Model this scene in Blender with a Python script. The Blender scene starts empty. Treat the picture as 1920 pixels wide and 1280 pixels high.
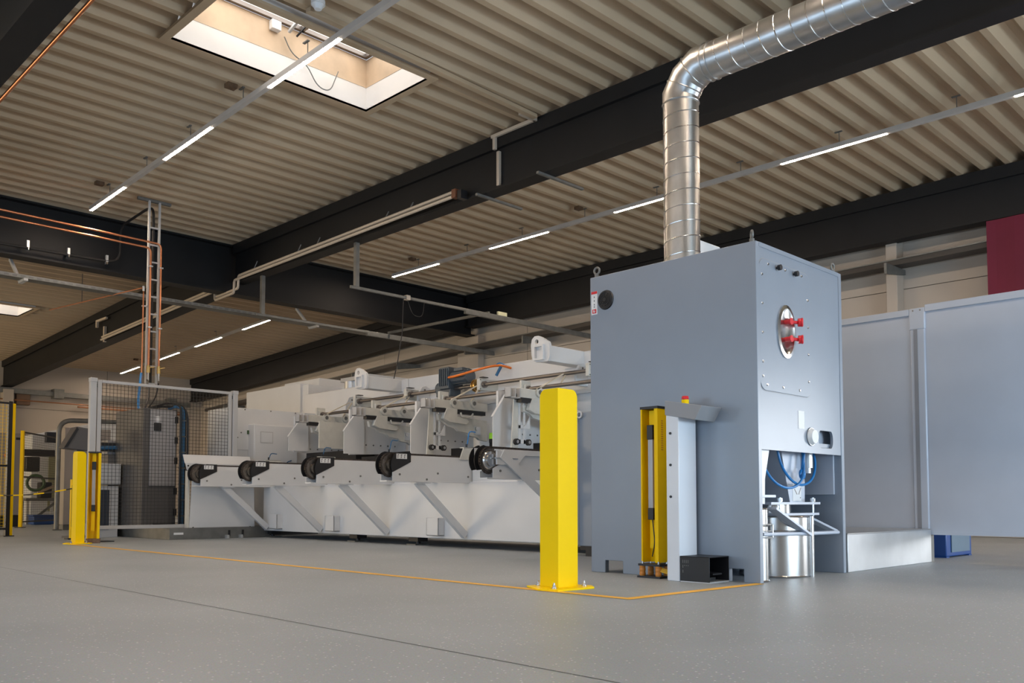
import bpy, bmesh, math, random
from mathutils import Vector, Matrix
random.seed(7)
S = bpy.context.scene
COL = S.collection
PI = math.pi

# ------------------------------------------------------------------ camera, world, exposure, large lights
cam_d = bpy.data.cameras.new('camera')
cam = bpy.data.objects.new('camera', cam_d)
COL.objects.link(cam)
cam.location = (0, 0, 0.55)
cam.rotation_euler = (math.radians(90 + 2.971), 0, math.radians(45.14))
cam_d.sensor_width = 36
cam_d.lens = 31.43
cam_d.shift_y = 212 / 1920
cam_d.clip_start = 0.05
S.camera = cam

S.view_settings.view_transform = 'Standard'
S.view_settings.look = 'None'
S.view_settings.gamma = 1
S.view_settings.use_curve_mapping = False
S.view_settings.exposure = 0.08

W = bpy.data.worlds.new('sky')
S.world = W
W.use_nodes = True
W.node_tree.nodes['Background'].inputs[0].default_value = (0.80, 0.88, 1.0, 1)
W.node_tree.nodes['Background'].inputs[1].default_value = 1.0


def area(name, loc, rot, sx, sy, power, col):
    d = bpy.data.lights.new(name, 'AREA')
    d.shape = 'RECTANGLE'
    d.size, d.size_y, d.energy, d.color = sx, sy, power, col
    o = bpy.data.objects.new(name, d)
    o.location = loc
    o.rotation_euler = rot
    COL.objects.link(o)
    return o


COOL = (0.80, 0.90, 1.0)
WARM = (1.0, 0.93, 0.82)
# area lights for assumed gates and windows; the walls have no openings
# (tilted downwards so that less light reaches the ceiling)
area('gate_daylight', (7.2, 6.4, 1.2), (0, math.radians(60), 0), 2.2, 6.6, 900, (0.66, 0.84, 1.0))  # assumed gate at the +X wall, unseen
area('rear_gate_daylight', (2.75, 14.3, 1.25), (math.radians(-60), 0, 0), 3.7, 2.3, 380, (0.92, 0.96, 1.0))  # assumed gate at the back wall, to brighten the cabinet front
area('window_daylight', (-4.0, -5.0, 1.4), (math.radians(68), 0, 0), 16.0, 2.2, 460, (0.52, 0.74, 1.0))  # assumed window band behind the camera, unseen
area('far_window_daylight', (-24.0, -5.0, 1.9), (math.radians(75), 0, 0), 10.0, 2.4, 720, (1.0, 0.785, 0.51))  # warm light added for the far left; no window there
# unseen strip light continuing the row, added to brighten the foreground
area('aisle_strip_light', (-6.0, -1.0, 5.26), (0, 0, 0), 18.0, 0.06, 215, (1.0, 0.80, 0.62))

# ------------------------------------------------------------------ materials
MATS = {}


def mat(name, col, rough=0.5, metal=0.0, var=0.06, vscale=3.0, bump=0.0, bscale=60.0, spec=0.5, coat=0.0):
    if name in MATS:
        return MATS[name]
    m = bpy.data.materials.new(name)
    m.use_nodes = True
    nt = m.node_tree
    b = nt.nodes['Principled BSDF']
    b.inputs['Roughness'].default_value = rough
    b.inputs['Metallic'].default_value = metal
    b.inputs['Specular IOR Level'].default_value = spec
    b.inputs['Coat Weight'].default_value = coat
    tc = nt.nodes.new('ShaderNodeTexCoord')
    if var:
        n = nt.nodes.new('ShaderNodeTexNoise')
        n.inputs['Scale'].default_value = vscale
        n.inputs['Detail'].default_value = 4
        r = nt.nodes.new('ShaderNodeValToRGB')
        r.color_ramp.elements[0].position = 0.3
        r.color_ramp.elements[1].position = 0.7
        r.color_ramp.elements[0].color = (*[c * (1 - var) for c in col], 1)
        r.color_ramp.elements[1].color = (*[min(1, c * (1 + var)) for c in col], 1)
        nt.links.new(tc.outputs['Object'], n.inputs['Vector'])
        nt.links.new(n.outputs['Fac'], r.inputs['Fac'])
        nt.links.new(r.outputs['Color'], b.inputs['Base Color'])
    else:
        b.inputs['Base Color'].default_value = (*col, 1)
    if bump:
        n2 = nt.nodes.new('ShaderNodeTexNoise')
        n2.inputs['Scale'].default_value = bscale
        bp = nt.nodes.new('ShaderNodeBump')
        bp.inputs['Strength'].default_value = bump
        bp.inputs['Distance'].default_value = 0.002
        nt.links.new(tc.outputs['Object'], n2.inputs['Vector'])
        nt.links.new(n2.outputs['Fac'], bp.inputs['Height'])
        nt.links.new(bp.outputs['Normal'], b.inputs['Normal'])
    MATS[name] = m
    return m


def emit(name, col, strength):
    m = bpy.data.materials.new(name)
    m.use_nodes = True
    b = m.node_tree.nodes['Principled BSDF']
    b.inputs['Base Color'].default_value = (0.8, 0.8, 0.8, 1)
    b.inputs['Emission Color'].default_value = (*col, 1)
    b.inputs['Emission Strength'].default_value = strength
    return m


PAINT = mat('grey_blue_paint', (0.225, 0.268, 0.330), 0.36, var=0.03, spec=1.0)
PAINTP = mat('pale_lavender_grey_paint', (0.48, 0.53, 0.62), 0.34, var=0.03, spec=0.7)
WHITE = mat('white_machine_paint', (0.68, 0.69, 0.70), 0.33, var=0.025)
WHITE2 = mat('cream_machine_paint', (0.62, 0.61, 0.56), 0.4, var=0.05, vscale=12)
PEDW = mat('pale_blue_white_paint', (0.78, 0.82, 0.88), 0.35, var=0.02)
CONS = mat('console_grey_paint', (0.30, 0.31, 0.33), 0.4, var=0.02)
YEL = mat('yellow_paint', (0.98, 0.66, 0.0), 0.42, var=0.02, spec=0.10)
YELD = mat('guard_yellow_paint', (0.96, 0.61, 0.0), 0.42, var=0.04, spec=0.15)
BEAM = mat('anthracite_steel_paint', (0.010, 0.0105, 0.012), 0.55, var=0.15, vscale=1.5, spec=0.3)
DECK = mat('beige_deck_coating', (0.505, 0.385, 0.255), 0.6, var=0.07, vscale=0.6)
CURB = mat('skylight_white_lining', (0.76, 0.73, 0.70), 0.5, var=0.03)
CURB2 = mat('skylight_stained_lining', (0.60, 0.45, 0.31), 0.5, var=0.18, vscale=2.5)
WALLM = mat('cream_wall_cladding', (0.47, 0.415, 0.355), 0.6, var=0.05, vscale=0.7)
WALLJ = mat('cladding_joint', (0.16, 0.14, 0.12), 0.8)
GALV = mat('galvanised_steel', (0.66, 0.67, 0.68), 0.42, 0.8, var=0.07, vscale=4)
GALVD = mat('dull_galvanised_steel', (0.19, 0.19, 0.18), 0.5, 0.5, var=0.15, vscale=8)
DUCT = mat('spiral_duct_steel', (0.52, 0.52, 0.51), 0.33, 1.0, var=0.12, vscale=6)
STEEL = mat('polished_steel', (0.62, 0.61, 0.60), 0.22, 1.0, var=0.03)
SHAFT = mat('dark_steel_shaft', (0.22, 0.20, 0.19), 0.35, 0.8, var=0.1)
COPPER = mat('copper_pipe', (0.72, 0.30, 0.15), 0.32, 1.0, var=0.12, vscale=5)
BRASS = mat('brass', (0.65, 0.45, 0.17), 0.35, 1.0)
BLACK = mat('black_powder_coat', (0.012, 0.012, 0.014), 0.42, var=0.1)
RUBBER = mat('black_rubber', (0.018, 0.016, 0.015), 0.7, var=0.2)
CHAINM = mat('oily_chain_steel', (0.075, 0.060, 0.052), 0.4, 0.6, var=0.3, vscale=40)
SPROC = mat('sprocket_steel', (0.20, 0.18, 0.16), 0.3, 0.9, var=0.3, vscale=30)
CREAM = mat('cream_conduit', (0.55, 0.47, 0.38), 0.4, var=0.03)
RED = mat('red_plastic', (0.70, 0.02, 0.03), 0.35)
LABEL = mat('label_white', (0.80, 0.80, 0.80), 0.5, var=0.0)
BLUEH = mat('blue_air_hose', (0.02, 0.20, 0.52), 0.3)
BLUEC = mat('blue_cable', (0.03, 0.13, 0.27), 0.4)
BLUEB = mat('blue_crate_plastic', (0.01, 0.06, 0.24), 0.4)
ORANGE = mat('orange_cable', (0.85, 0.20, 0.02), 0.4)
AMBER = mat('orange_spring_foot', (0.62, 0.24, 0.04), 0.45, var=0.1)
MOTOR = mat('slate_motor_paint', (0.075, 0.095, 0.115), 0.4, var=0.08)
TAPE = mat('orange_yellow_tape', (0.86, 0.47, 0.05), 0.6, var=0.08, vscale=5)
FENCE = mat('pale_grey_fence_paint', (0.47, 0.47, 0.47), 0.45, var=0.03)
WIRE = mat('black_mesh_wire', (0.008, 0.008, 0.008), 0.5, var=0)
ECAB = mat('mid_grey_cabinet_paint', (0.34, 0.33, 0.335), 0.45, var=0.05)
ECABD = mat('dark_grey_cabinet_paint', (0.105, 0.098, 0.096), 0.45, var=0.05)
NAVY = mat('dark_navy_panel', (0.02, 0.026, 0.04), 0.5)
BANNER = mat('burgundy_banner_cloth', (0.135, 0.008, 0.028), 0.8, var=0.12, vscale=1.2)
TAN = mat('tan_cardboard', (0.50, 0.38, 0.26), 0.8, var=0.08)
GREENH = mat('green_hose', (0.05, 0.10, 0.04), 0.5)
LIME = mat('lime_cap', (0.35, 0.75, 0.02), 0.4)
RUST = mat('rusty_bracket', (.13, .075, .04), .7, var=.3, vscale=15)
LED = emit('led_module', (1.0, 0.80, 0.62), 175.0)
SKYP = emit('skylight_pane', (1.0, 0.95, 0.88), 3.0)

# floor: grey resin with pale and dark chips
FLOOR = bpy.data.materials.new('grey_flecked_resin')
FLOOR.use_nodes = True
nt = FLOOR.node_tree
b = nt.nodes['Principled BSDF']
tc = nt.nodes.new('ShaderNodeTexCoord')
no = nt.nodes.new('ShaderNodeTexNoise')
no.inputs['Scale'].default_value = 0.8
no.inputs['Detail'].default_value = 6
r1 = nt.nodes.new('ShaderNodeValToRGB')
r1.color_ramp.elements[0].position = 0.3
r1.color_ramp.elements[1].position = 0.75
r1.color_ramp.elements[0].color = (0.285, 0.315, 0.342, 1)
r1.color_ramp.elements[1].color = (0.342, 0.376, 0.408, 1)
vo = nt.nodes.new('ShaderNodeTexVoronoi')
vo.inputs['Scale'].default_value = 34
r2 = nt.nodes.new('ShaderNodeValToRGB')
r2.color_ramp.elements[0].position = 0.10
r2.color_ramp.elements[1].position = 0.16
r2.color_ramp.elements[0].color = (1, 1, 1, 1)
r2.color_ramp.elements[1].color = (0, 0, 0, 1)
n3 = nt.nodes.new('ShaderNodeTexNoise')
n3.inputs['Scale'].default_value = 170
n3.inputs['Detail'].default_value = 3
mx = nt.nodes.new('ShaderNodeMixRGB')
mx.inputs[2].default_value = (0.66, 0.66, 0.66, 1)
mx2 = nt.nodes.new('ShaderNodeMixRGB')
mx2.blend_type = 'OVERLAY'
mx2.inputs[0].default_value = 0.4
for a_, b_ in ((tc.outputs['Object'], no.inputs['Vector']), (tc.outputs['Object'], vo.inputs['Vector']),
               (tc.outputs['Object'], n3.inputs['Vector']), (no.outputs['Fac'], r1.inputs['Fac']),
               (vo.outputs['Distance'], r2.inputs['Fac']), (r2.outputs['Color'], mx.inputs[0]),
               (r1.outputs['Color'], mx.inputs[1]), (mx.outputs[0], mx2.inputs[1]),
               (n3.outputs['Color'], mx2.inputs[2]), (mx2.outputs[0], b.inputs['Base Color'])):
    nt.links.new(a_, b_)
b.inputs['Roughness'].default_value = 0.48
b.inputs['Specular IOR Level'].default_value = 0.33

# tread plate with raised lozenges
TREAD = bpy.data.materials.new('tread_plate_steel')
TREAD.use_nodes = True
nt = TREAD.node_tree
b = nt.nodes['Principled BSDF']
b.inputs['Base Color'].default_value = (0.52, 0.51, 0.50, 1)
b.inputs['Metallic'].default_value = 0.8
b.inputs['Roughness'].default_value = 0.35
tc = nt.nodes.new('ShaderNodeTexCoord')
ck = nt.nodes.new('ShaderNodeTexChecker')
ck.inputs['Scale'].default_value = 40
bp = nt.nodes.new('ShaderNodeBump')
bp.inputs['Distance'].default_value = 0.004
nt.links.new(tc.outputs['Object'], ck.inputs['Vector'])
nt.links.new(ck.outputs['Fac'], bp.inputs['Height'])
nt.links.new(bp.outputs['Normal'], b.inputs['Normal'])


# ------------------------------------------------------------------ mesh helpers
def V(*a):
    return Vector(a)


class MB:
    def __init__(self):
        self.v, self.f = [], []

    def add(self, vs, fs):
        n = len(self.v)
        self.v += [tuple(p) for p in vs]
        self.f += [tuple(n + i for i in q) for q in fs]
        return self

    def box(self, x0, x1, y0, y1, z0, z1):
        vs = [(x, y, z) for z in (z0, z1) for y in (y0, y1) for x in (x0, x1)]
        return self.add(vs, [(0, 2, 3, 1), (4, 5, 7, 6), (0, 1, 5, 4), (2, 6, 7, 3), (0, 4, 6, 2), (1, 3, 7, 5)])

    def bar(self, p, q, w, h, up=(0, 0, 1)):
        p, q = Vector(p), Vector(q)
        d = (q - p).normalized()
        s = d.cross(Vector(up))
        if s.length < 1e-5:
            s = d.cross(Vector((1, 0, 0)))
        s.normalize()
        u = s.cross(d)
        vs = []
        for o in (p, q):
            for a, c in ((-1, -1), (1, -1), (1, 1), (-1, 1)):
                vs.append(o + s * a * w / 2 + u * c * h / 2)
        return self.add(vs, [(0, 1, 2, 3), (7, 6, 5, 4), (0, 4, 5, 1), (1, 5, 6, 2), (2, 6, 7, 3), (3, 7, 4, 0)])

    def prism(self, poly, axis, a, b):
        """poly in the plane across `axis`: X -> (y,z), Y -> (x,z), Z -> (x,y)"""
        def P(u, v, t):
            return {'X': (t, u, v), 'Y': (u, t, v), 'Z': (u, v, t)}[axis]
        n = len(poly)
        vs = [P(u, v, a) for u, v in poly] + [P(u, v, b) for u, v in poly]
        fs = [tuple(range(n)), tuple(range(2 * n - 1, n - 1, -1))]
        fs += [(i, i + n, (i + 1) % n + n, (i + 1) % n) for i in range(n)]
        return self.add(vs, fs)

    def tube(self, path, r, n=10, caps=True):
        path = [Vector(p) for p in path]
        m = len(path)
        t0 = (path[1] - path[0]).normalized()
        ref = Vector((0, 0, 1)) if abs(t0.z) < 0.9 else Vector((1, 0, 0))
        u = t0.cross(ref).normalized()
        vs = []
        for i, p in enumerate(path):
            if i == 0:
                t, k = t0, 1
            elif i == m - 1:
                t, k = (path[-1] - path[-2]).normalized(), 1
            else:
                d1, d2 = (p - path[i - 1]).normalized(), (path[i + 1] - p).normalized()
                t = (d1 + d2).normalized()
                k = 1 / max(0.5, t.dot(d1))
            u = (u - t * u.dot(t)).normalized()
            w = t.cross(u)
            bend = None
            for j in range(n):
                a = 2 * PI * j / n
                vs.append(p + u * r * math.cos(a) + w * r * math.sin(a))
            if k > 1.02:      # mitre
                d1 = (p - path[i - 1]).normalized()
                base = len(vs) - n
                for j in range(n):
                    off = vs[base + j] - p
                    ax = (t - d1 * t.dot(d1))
                    if ax.length > 1e-6:
                        ax = (ax - t * ax.dot(t)).normalized()
                        off += ax * off.dot(ax) * (k - 1)
                    vs[base + j] = p + off
        fs = []
        for i in range(m - 1):
            for j in range(n):
                a, c = i * n + j, i * n + (j + 1) % n
                fs.append((a, c, c + n, a + n))
        if caps:
            fs += [tuple(range(n - 1, -1, -1)), tuple(range((m - 1) * n, m * n))]
        return self.add(vs, fs)

    def cyl(self, p, q, r, n=16, r2=None):
        p, q = Vector(p), Vector(q)
        t = (q - p).normalized()
        ref = Vector((0, 0, 1)) if abs(t.z) < 0.9 else Vector((1, 0, 0))
        u = t.cross(ref).normalized()
        w = t.cross(u)
        r2 = r if r2 is None else r2
        vs = [o + (u * math.cos(2 * PI * j / n) + w * math.sin(2 * PI * j / n)) * rr for o, rr in ((p, r), (q, r2)) for j in range(n)]
        fs = [(j, (j + 1) % n, (j + 1) % n + n, j + n) for j in range(n)]
        fs += [tuple(range(n - 1, -1, -1)), tuple(range(n, 2 * n))]
        return self.add(vs, fs)

    def torus(self, c, nrm, R, r, n=20, k=8):
        c, nrm = Vector(c), Vector(nrm).normalized()
        ref = Vector((0, 0, 1)) if abs(nrm.z) < 0.9 else Vector((1, 0, 0))
        u = nrm.cross(ref).normalized()
        w = nrm.cross(u)
        vs, fs = [], []
        for i in range(n):
            a = 2 * PI * i / n
            d = u * math.cos(a) + w * math.sin(a)
            for j in range(k):
                bb = 2 * PI * j / k
                vs.append(c + d * (R + r * math.cos(bb)) + nrm * r * math.sin(bb))
        for i in range(n):
            for j in range(k):
                a0, a1 = i * k + j, i * k + (j + 1) % k
                b0, b1 = ((i + 1) % n) * k + j, ((i + 1) % n) * k + (j + 1) % k
                fs.append((a0, b0, b1, a1))
        return self.add(vs, fs)

    def holed(self, outer, inner, axis, a, b):
        """plate with one hole: outer and inner loops with the same number of points"""
        def P(u, v, t):
            return {'X': (t, u, v), 'Y': (u, t, v), 'Z': (u, v, t)}[axis]
        n = len(outer)
        vs = []
        for t in (a, b):
            vs += [P(u, v, t) for u, v in outer] + [P(u, v, t) for u, v in inner]
        fs = []
        for i in range(n):
            j = (i + 1) % n
            fs += [(i, j, n + j, n + i), (2 * n + i, 3 * n + i, 3 * n + j, 2 * n + j),
                   (i, 2 * n + i, 2 * n + j, j), (n + i, n + j, 3 * n + j, 3 * n + i)]
        return self.add(vs, fs)

    def build(self, name, m, parent=None, bevel=0.0, loc=None, smooth=True, sharp=34):
        me = bpy.data.meshes.new(name)
        o = bpy.data.objects.new(name, me)
        COL.objects.link(o)
        if parent is not None:
            org = ORG[parent.name]
            o.parent = parent
        else:
            if loc is None:
                xs, ys, zs = zip(*self.v)
                loc = ((min(xs) + max(xs)) / 2, (min(ys) + max(ys)) / 2, min(zs))
            org = Vector(loc)
            o.location = org
        ORG[o.name] = org
        me.from_pydata([(x - org[0], y - org[1], z - org[2]) for x, y, z in self.v], [], self.f)
        bm = bmesh.new()
        bm.from_mesh(me)
        bmesh.ops.recalc_face_normals(bm, faces=bm.faces)
        bm.to_mesh(me)
        bm.free()
        if smooth:
            me.polygons.foreach_set('use_smooth', [True] * len(me.polygons))
            me.set_sharp_from_angle(angle=math.radians(sharp))
        me.materials.append(m)
        if bevel:
            md = o.modifiers.new('bevel', 'BEVEL')
            md.width = bevel
            md.segments = 2
            md.limit_method = 'ANGLE'
        return o


ORG = {}


def tag(o, label, cat, group=None):
    o['label'] = label
    o['category'] = cat
    if group:
        o['group'] = group
    return o


def thing(name, loc, label, cat, group=None):
    o = bpy.data.objects.new(name, None)
    o.empty_display_size = 0.1
    COL.objects.link(o)
    o.location = loc
    ORG[o.name] = Vector(loc)
    return tag(o, label, cat, group)


def struct(o):
    o['kind'] = 'structure'
    return o


def rounded(x0, x1, y0, y1, r, k=6):
    pts = []
    for cx, cy, a0 in ((x1 - r, y1 - r, 0), (x0 + r, y1 - r, 90), (x0 + r, y0 + r, 180), (x1 - r, y0 + r, 270)):
        for i in range(k + 1):
            a = math.radians(a0 + 90 * i / k)
            pts.append((cx + r * math.cos(a), cy + r * math.sin(a)))
    return pts


def circle(cx, cy, r, n=24, a0=0.0):
    return [(cx + r * math.cos(a0 + 2 * PI * i / n), cy + r * math.sin(a0 + 2 * PI * i / n)) for i in range(n)]


def ray_to(poly, c, a):
    dx_, dz_ = math.cos(a), math.sin(a)
    best = None
    for (p, q) in zip(poly, poly[1:] + poly[:1]):
        ex_, ez_ = q[0] - p[0], q[1] - p[1]
        den = dx_ * ez_ - dz_ * ex_
        if abs(den) < 1e-12:
            continue
        t_ = ((p[0] - c[0]) * ez_ - (p[1] - c[1]) * ex_) / den
        s_ = ((p[0] - c[0]) * dz_ - (p[1] - c[1]) * dx_) / den
        if t_ > 0 and -1e-6 <= s_ <= 1 + 1e-6 and (best is None or t_ < best):
            best = t_
    return (c[0] + dx_ * best, c[1] + dz_ * best)


def star_loops(outer, inner, c):
    """matching point loops of an outline and its hole, seen from c, keeping every corner"""
    an = sorted({round(math.atan2(p[1] - c[1], p[0] - c[0]), 5) for p in outer + inner})
    return [ray_to(outer, c, a) for a in an], [ray_to(inner, c, a) for a in an]


def arc_path(c, p0, p1, n=8):
    """quarter turn from p0 to p1 about corner c (rounded corner points)"""
    c, p0, p1 = Vector(c), Vector(p0), Vector(p1)
    return [(1 - t) ** 2 * p0 + 2 * t * (1 - t) * c + t * t * p1 for t in [i / n for i in range(n + 1)]]


def smooth_path(pts, r=0.1, n=6):
    pts = [Vector(p) for p in pts]
    out = [pts[0]]
    for i in range(1, len(pts) - 1):
        a, c, d = pts[i - 1], pts[i], pts[i + 1]
        ra = min(r, (c - a).length / 2.01)
        rd = min(r, (d - c).length / 2.01)
        out += arc_path(c, c + (a - c).normalized() * ra, c + (d - c).normalized() * rd, n)
    out.append(pts[-1])
    return out


# ------------------------------------------------------------------ the hall
XL, XR, YF, YB = -30.7, 7.6, -5.4, 14.75
XC = -16.05                                     # cross girder
SLOPE = 0.042


def zroof(x, z=5.5):
    return z if x > XC else z - SLOPE * (XC - x)


struct(MB().box(XL, XR, YF, YB, -0.12, 0).build('floor', FLOOR))
fl = bpy.data.objects['floor']
jm = MB().add([(-22, 2.461, 0.001), (2, 2.103, 0.001), (2, 2.109, 0.001), (-22, 2.467, 0.001)], [(0, 1, 2, 3)])
jm.build('joint', mat('floor_joint', (0.10, 0.098, 0.095), 0.8), fl)


def clad_wall(name, axis, c, side, u0, u1, z0, z1, pw, ph):
    t = 0.16
    m = MB()
    if axis == 'X':
        m.box(min(c, c - side * t), max(c, c - side * t), u0, u1, z0, z1)
    else:
        m.box(u0, u1, min(c, c - side * t), max(c, c - side * t), z0, z1)
    w = struct(m.build(name, WALLJ))
    nu = max(1, round((u1 - u0) / pw))
    nz = max(1, round((z1 - z0) / ph))
    du, dz, g = (u1 - u0) / nu, (z1 - z0) / nz, 0.006
    for i in range(nu):
        for j in range(nz):
            a0, a1 = u0 + i * du + g, u0 + (i + 1) * du - g
            b0, b1 = z0 + j * dz + g, z0 + (j + 1) * dz - g
            c0, c1 = sorted((c, c + side * 0.03))
            mm = MB()
            if axis == 'X':
                mm.box(c0, c1, a0, a1, b0, b1)
            else:
                mm.box(a0, a1, c0, c1, b0, b1)
            mm.build('panel', WALLM, w)
    return w


clad_wall('wall_left', 'X', XL, 1, YF, YB, 0, 5.2, 3.1, 1.75)
clad_wall('wall_back', 'Y', YB, -1, XL, XR, 0, 6.0, 5.5, 1.02)
clad_wall('wall_right', 'X', XR, -1, YF, YB, 0, 6.0, 5.5, 2.0)
clad_wall('wall_front', 'Y', YF, 1, XL, XR, 0, 6.0, 6.4, 2.0)

# skylights: (x0, x1, y0, y1); those out of view are added for light
SKY = [(-9.15, -7.93, 3.97, 6.50), (-24.4, -23.1, 4.3, 6.85), (-3.2, -2.0, 3.97, 6.5), (2.5, 3.7, 3.97, 6.5),
       (-9.15, -7.93, -1.9, 0.6), (-20.0, -18.8, -1.9, 0.6), (-1.0, 0.2, 10.2, 12.6), (-26.5, -25.2, -1.9, 0.6),
       (-19.2, -18.0, 10.0, 12.4)]
# corrugated deck: ribs run along Y, pitch 0.333
PITCH = 0.3333
prof = []
x = XL
while x < XR:
    for dx, dz in ((0, 0), (0.075, 0), (0.165, 0.14), (0.235, 0.14)):
        if x + dx < XR:
            prof.append((x + dx, dz))
    x += PITCH
prof.append((XR, 0.0))
for s in SKY:                                    # profile points exactly on the skylight edges
    for e in (s[0] - .03, s[1] + .03):
        for i in range(len(prof) - 1):
            if prof[i][0] < e < prof[i + 1][0]:
                t = (e - prof[i][0]) / (prof[i + 1][0] - prof[i][0])
                prof.insert(i + 1, (e, prof[i][1] + t * (prof[i + 1][1] - prof[i][1])))
                break
dm = MB()
for (xa, za), (xb, zb) in zip(prof, prof[1:]):
    xm = (xa + xb) / 2
    cuts = sorted([(s[2] - .03, s[3] + .03) for s in SKY if s[0] - .03 <= xm <= s[1] + .03])
    y = YF
    for c0, c1 in cuts + [(YB, None)]:
        dm.add([(xa, y, za + zroof(xa)), (xb, y, zb + zroof(xb)), (xb, c0, zb + zroof(xb)), (xa, c0, za + zroof(xa))], [(0, 1, 2, 3)])
        if c1 is None:
            break
        y = c1
bmd = dm.build('ceiling', DECK)
struct(bmd)


def ibeam_x(name, y0, y1, ztop, depth, xa, xb, dz):
    """beam along X; y0..y1 flange; dz = drop of the far (xa) end"""
    m = MB()
    ft, tb, e = 0.03, 0.19, 0.055
    poly = [(y0, 0), (y1, 0), (y1, -tb), (y1 - e, -tb), (y1 - e, -depth + ft), (y1, -depth + ft), (y1, -depth),
            (y0, -depth), (y0, -depth + ft), (y0 + e, -depth + ft), (y0 + e, -tb), (y0, -tb)]
    n = len(poly)
    vs = [(xa, u, ztop - dz + v) for u, v in poly] + [(xb, u, ztop + v) for u, v in poly]
    m.add(vs, [tuple(range(n)), tuple(range(2 * n - 1, n - 1, -1))] + [(i, i + n, (i + 1) % n + n, (i + 1) % n) for i in range(n)])
    return m.build(name, BEAM)


BG = 'dark steel roof beams along the hall'
tag(ibeam_x('roof_beam', 8.2, 8.44, 5.495, 0.75, -15.88, XR, 0), 'long dark steel roof beam passing behind the spiral duct', 'beam')
tag(ibeam_x('roof_beam', 14.25, 14.5, 5.495, 0.78, -15.88, XR, 0), 'dark steel roof beam running close along the back wall on the right', 'beam')
tag(ibeam_x('roof_beam', 2.3, 2.58, 5.495, 0.75, -15.88, XR, 0), 'dark steel beam at the top left corner with copper pipes beside it', 'beam')
FZ = SLOPE * (16.25 - XL) * -1
for y0, y1, lab in ((8.2, 8.5, 'sloping dark beam beyond the cross girder ending on the far wall'),
                    (14.25, 14.5, 'far sloping dark beam beside the back wall above the fence'),
                    (2.3, 2.58, 'far sloping dark beam beyond the left edge of the view')):
    tag(ibeam_x('roof_beam', y0, y1, 5.49, 0.80, XL + 0.05, -16.25, SLOPE * (16.25 + XL) * -1), lab, 'beam')
m = MB()
poly = [(-15.9, 5.495), (-16.2, 5.495), (-16.2, 5.465), (-16.06, 5.465), (-16.06, 4.58), (-16.2, 4.58), (-16.2, 4.55), (-15.9, 4.55),
        (-15.9, 4.58), (-16.04, 4.58), (-16.04, 5.465), (-15.9, 5.465)]
m.prism(poly, 'Y', YF + 0.05, 14.55)
tag(m.build('cross_girder', BEAM), 'deep dark steel girder crossing the hall behind the cable ladder', 'girder')

# wall columns
for (x0, x1, y0, y1, zt, lab) in ((-5.9, -5.72, 14.45, 14.72, 4.95, 'cream column on back wall between filter cabinet and banner'),
                                  (-16.5, -15.75, 14.52, 14.72, 4.54, 'wide cream column under the end of the cross girder'),
                                  (-30.67, -30.4, 8.2, 8.5, 4.0, 'cream column on far wall under the sloping beam end')):
    tag(MB().box(x0, x1, y0, y1, 0, zt).build('wall_column', WALLM, bevel=0.01), lab, 'column')

# skylights
for i, (x0, x1, y0, y1) in enumerate(SKY):
    z0 = zroof((x0 + x1) / 2) - 0.03
    root = thing('window_%d' % (i + 1), ((x0 + x1) / 2, (y0 + y1) / 2, z0), 'skylight', 'skylight')
    del root['label'], root['category']
    root['kind'] = 'structure'

    def shell(za, zb, inset, t=0.02):
        mm = MB()
        a0, a1, b0, b1 = x0 + inset, x1 - inset, y0 + inset, y1 - inset
        mm.box(a0 - t, a0, b0 - t, b1 + t, za, zb).box(a1, a1 + t, b0 - t, b1 + t, za, zb)
        mm.box(a0, a1, b0 - t, b0, za, zb).box(a0, a1, b1, b1 + t, za, zb)
        return mm
    shell(z0 - 0.004, z0 + 0.30, 0).build('lower_lining', CURB, root)
    shell(z0 + 0.30, z0 + 0.66, 0.004).build('upper_lining', CURB2, root)
    mm = MB()
    w = 0.09
    for a in ((x0 - w, x0, y0 - w, y1 + w), (x1, x1 + w, y0 - w, y1 + w), (x0, x1, y0 - w, y0), (x0, x1, y1, y1 + w)):
        mm.box(a[0], a[1], a[2], a[3], z0 - 0.005, z0 + 0.025)
    mm.build('edge_trim', DECK, root)
    shell(z0 + 0.66, z0 + 0.71, 0.06, 0.05).build('pane_frame', SHAFT, root)
    MB().box(x0 + 0.02, x1 - 0.02, (y0 + y1) / 2 + 0.28, (y0 + y1) / 2 + 0.33, z0 + 0.66, z0 + 0.71).build('cross_bar', SHAFT, root)
    MB().box(x0, x1, y0, y1, z0 + 0.715, z0 + 0.735).build('pane', SKYP, root)
    if i == 0:
        MB().box(x0 + 0.01, x0 + 0.09, 5.12, 5.24, z0 + 0.53, z0 + 0.64).build('opener_motor', LABEL, root, bevel=0.008)
        MB().bar((x0 + 0.1, 5.33, z0 + 0.55), (x0 + 0.45, 5.36, z0 + 0.70), 0.03, 0.03).build('opener_arm', GALV, root)
        MB().bar((x0 + 0.12, 5.42, z0 + 0.52), (x0 + 0.4, 5.5, z0 + 0.70), 0.016, 0.016).build('gas_strut', BLACK, root)
        MB().tube(smooth_path([(x0 + 0.05, 5.3, z0 + 0.5), (x0 + 0.05, 5.4, z0 + 0.33), (x0 + 0.05, 5.6, z0 + 0.28), (x0 + 0.06, 5.75, z0 + 0.05),
                               (x0 + 0.1, 5.9, z0 + 0.02), (x0 + 0.12, 6.0, z0 + 0.3)], 0.1), 0.007, 6).build('motor_cable', GALVD, root)

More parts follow.
